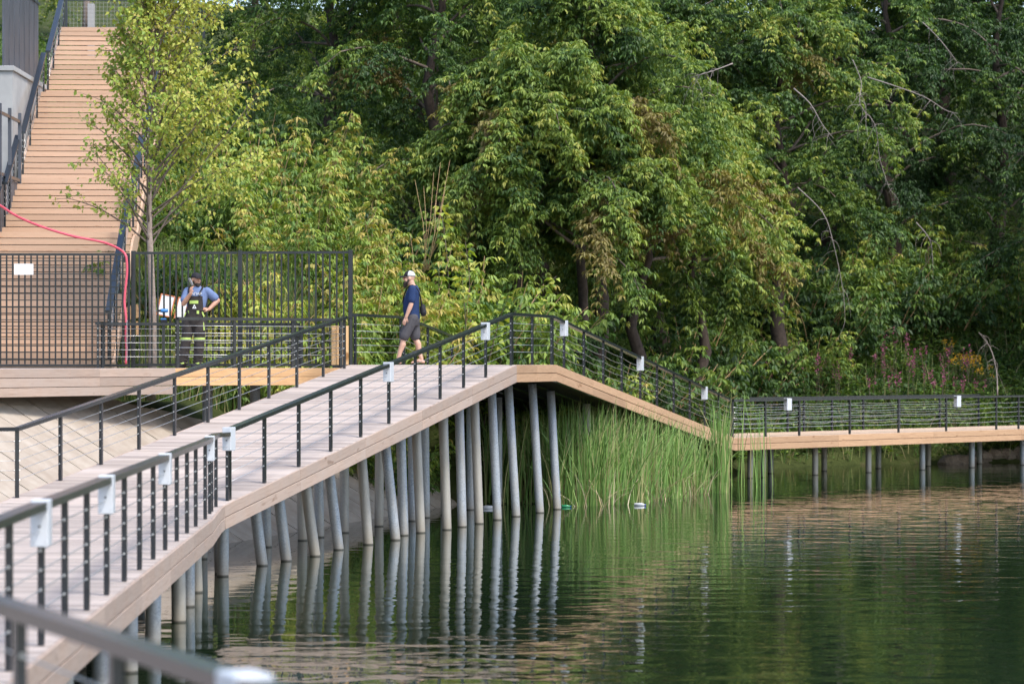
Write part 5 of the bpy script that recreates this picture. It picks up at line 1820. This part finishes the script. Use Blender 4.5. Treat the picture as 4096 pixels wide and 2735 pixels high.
for leg in (w_rleg, w_lleg):
    a, b, c = [Vector(q_) for q_ in leg]
    m_ = b + Vector((0, 0, 0.045))
    rings = [[m_ + Vector((0.108 * math.cos(t_), 0.108 * math.sin(t_), dz)) for t_ in np.linspace(0, 2 * math.pi, 24, endpoint=False)] for dz in (-0.021, 0.021)]
    MB().loft(rings, False).build('reflective_band', 'hivis', ovo, True)
    m_ = c + Vector((0.0, 0, 0.0))
    rings = [[m_ + Vector((-0.025 * k + 0.098 * math.cos(t_), 0.098 * math.sin(t_) - 0.01 * k, -0.035 + 0.05 * k + 0.02 * math.cos(t_))) for t_ in np.linspace(0, 2 * math.pi, 24, endpoint=False)] for k in (0.2, 0.7)]
    MB().loft(rings, False).build('reflective_band', 'hivis', ovo, True)
    so = MB()
    so.limb([c + Vector((0.02, 0.05, -0.05)), c + Vector((-0.02, -0.04, -0.045)), c + Vector((-0.08, -0.15, -0.055))], [0.05, 0.052, 0.042], 12)
    skinpart('shoe', so, 'dark_cloth', wk, 0.012, 2)
MB().cbox((0.165, -0.085, 0.80), (0.06, 0.02, 0.16), Matrix.Rotation(math.radians(-8), 3, 'Y'), 0.004).build('tool_pocket', 'hivis', ovo)
MB().cbox((0.172, -0.10, 1.03), (0.03, 0.02, 0.10), Matrix.Rotation(math.radians(-20), 3, 'Y'), 0.004).build('hip_flash', 'hivis', ovo)
MB().cbox((-0.178, -0.09, 1.03), (0.02, 0.02, 0.08), Matrix.Rotation(math.radians(20), 3, 'Y'), 0.004).build('hip_flash', 'hivis', ovo)
# triangle emblem with a hollow centre, and a bar of small print below it
ey = chest_y(0.01, 1.18) - 0.012
tri = [(0.01 + 0.050 * math.cos(a_), ey, 1.172 + 0.052 * math.sin(a_)) for a_ in (math.radians(90), math.radians(215), math.radians(325))]
tri_i = [(0.01 + 0.022 * math.cos(a_), ey, 1.170 + 0.022 * math.sin(a_)) for a_ in (math.radians(90), math.radians(215), math.radians(325))]
MB().add(tri + tri_i, [(0, 1, 4, 3), (1, 2, 5, 4), (2, 0, 3, 5)]).build('triangle_emblem', 'white_print', ovo)
def lettering(txt, size, loc, parent, name):
    cu = bpy.data.curves.new(name, 'FONT')
    cu.body = txt
    cu.size = size
    cu.align_x = 'CENTER'
    cu.extrude = 0.001
    o_ = bpy.data.objects.new('tmp', cu)
    COL.objects.link(o_)
    dg = bpy.context.evaluated_depsgraph_get()
    me_ = bpy.data.meshes.new_from_object(o_.evaluated_get(dg))
    bpy.data.objects.remove(o_)
    me_.materials.clear()
    me_.materials.append(M['white_print'])
    return link(name, me_, parent, loc, (math.radians(90), 0, 0))
lettering('\u0410\u041f\u0410\u0420', 0.072, (0.055, chest_y(0.05, 1.41) - 0.016, 1.398), wk, 'shirt_lettering')
be = MB()
be.ball(WP(0, -0.050, -0.080), (0.056, 0.050, 0.052), WR, 14, 9)
be.ball(WP(0, -0.072, -0.105), (0.036, 0.030, 0.030), WR, 12, 8)
for sx in (-1, 1):
    be.limb([WP(sx * 0.066, 0.0, -0.015), WP(sx * 0.060, -0.03, -0.072)], [0.012, 0.022], 8)
bo = skinpart('beard', be, 'hair', wk, 0.008, 2)
ey_ = MB()
for sx in (-1, 1):
    ey_.ball(WP(sx * 0.032, -0.083, 0.02), (0.012, 0.008, 0.007), WR, 8, 6)
    ey_.limb([WP(sx * 0.018, -0.094, 0.04), WP(sx * 0.05, -0.084, 0.042)], [0.005, 0.004], 6)
ey_.build('eyes_and_brows', 'hair', wk, True)
MB().ball(WP(0, -0.099, -0.055), (0.020, 0.006, 0.006), WR, 8, 5).build('mouth', 'skin', wk, True)
cap = MB()
rings = []
for i in range(7):
    f = i / 6
    z = 0.045 + 0.10 * math.sin(f * math.pi / 2)
    rr = math.cos(f * math.pi / 2 * 0.96)
    rings.append([WP(0.088 * rr * math.cos(t_), 0.012 + 0.110 * rr * math.sin(t_), z) for t_ in np.linspace(0, 2 * math.pi, 20, endpoint=False)])
cap.loft(rings)
cp_ = cap.build('cap', 'dark_cloth', wk, True)
vis = MB()
rings = []
for i in range(6):
    f = i / 5
    w_ = 0.075 * math.sqrt(max(0.05, 1 - (f * 0.93) ** 2)) if i else 0.078
    yv = -0.075 - 0.085 * f
    zv = 0.058 - 0.008 * f
    rings.append([WP(w_ * c_, yv, zv - 0.018 * c_ * c_) for c_ in np.linspace(-1, 1, 7)] + [WP(w_ * c_, yv, zv - 0.006 - 0.018 * c_ * c_) for c_ in np.linspace(1, -1, 7)])
vis.loft(rings)
vis.build('visor', 'dark_cloth', cp_, True)
ph = MB().cbox((0, 0, 0), (0.012, 0.072, 0.15), None, 0.004)
pho = ph.build('phone', 'alu', None, False, (wk.location.x - 0.062, wk.location.y - 0.125, wk.location.z + 1.655))
pho.rotation_euler = (math.radians(-12), math.radians(-22), math.radians(38))
tag(pho, 'silver phone held to the ear of the worker', 'phone')
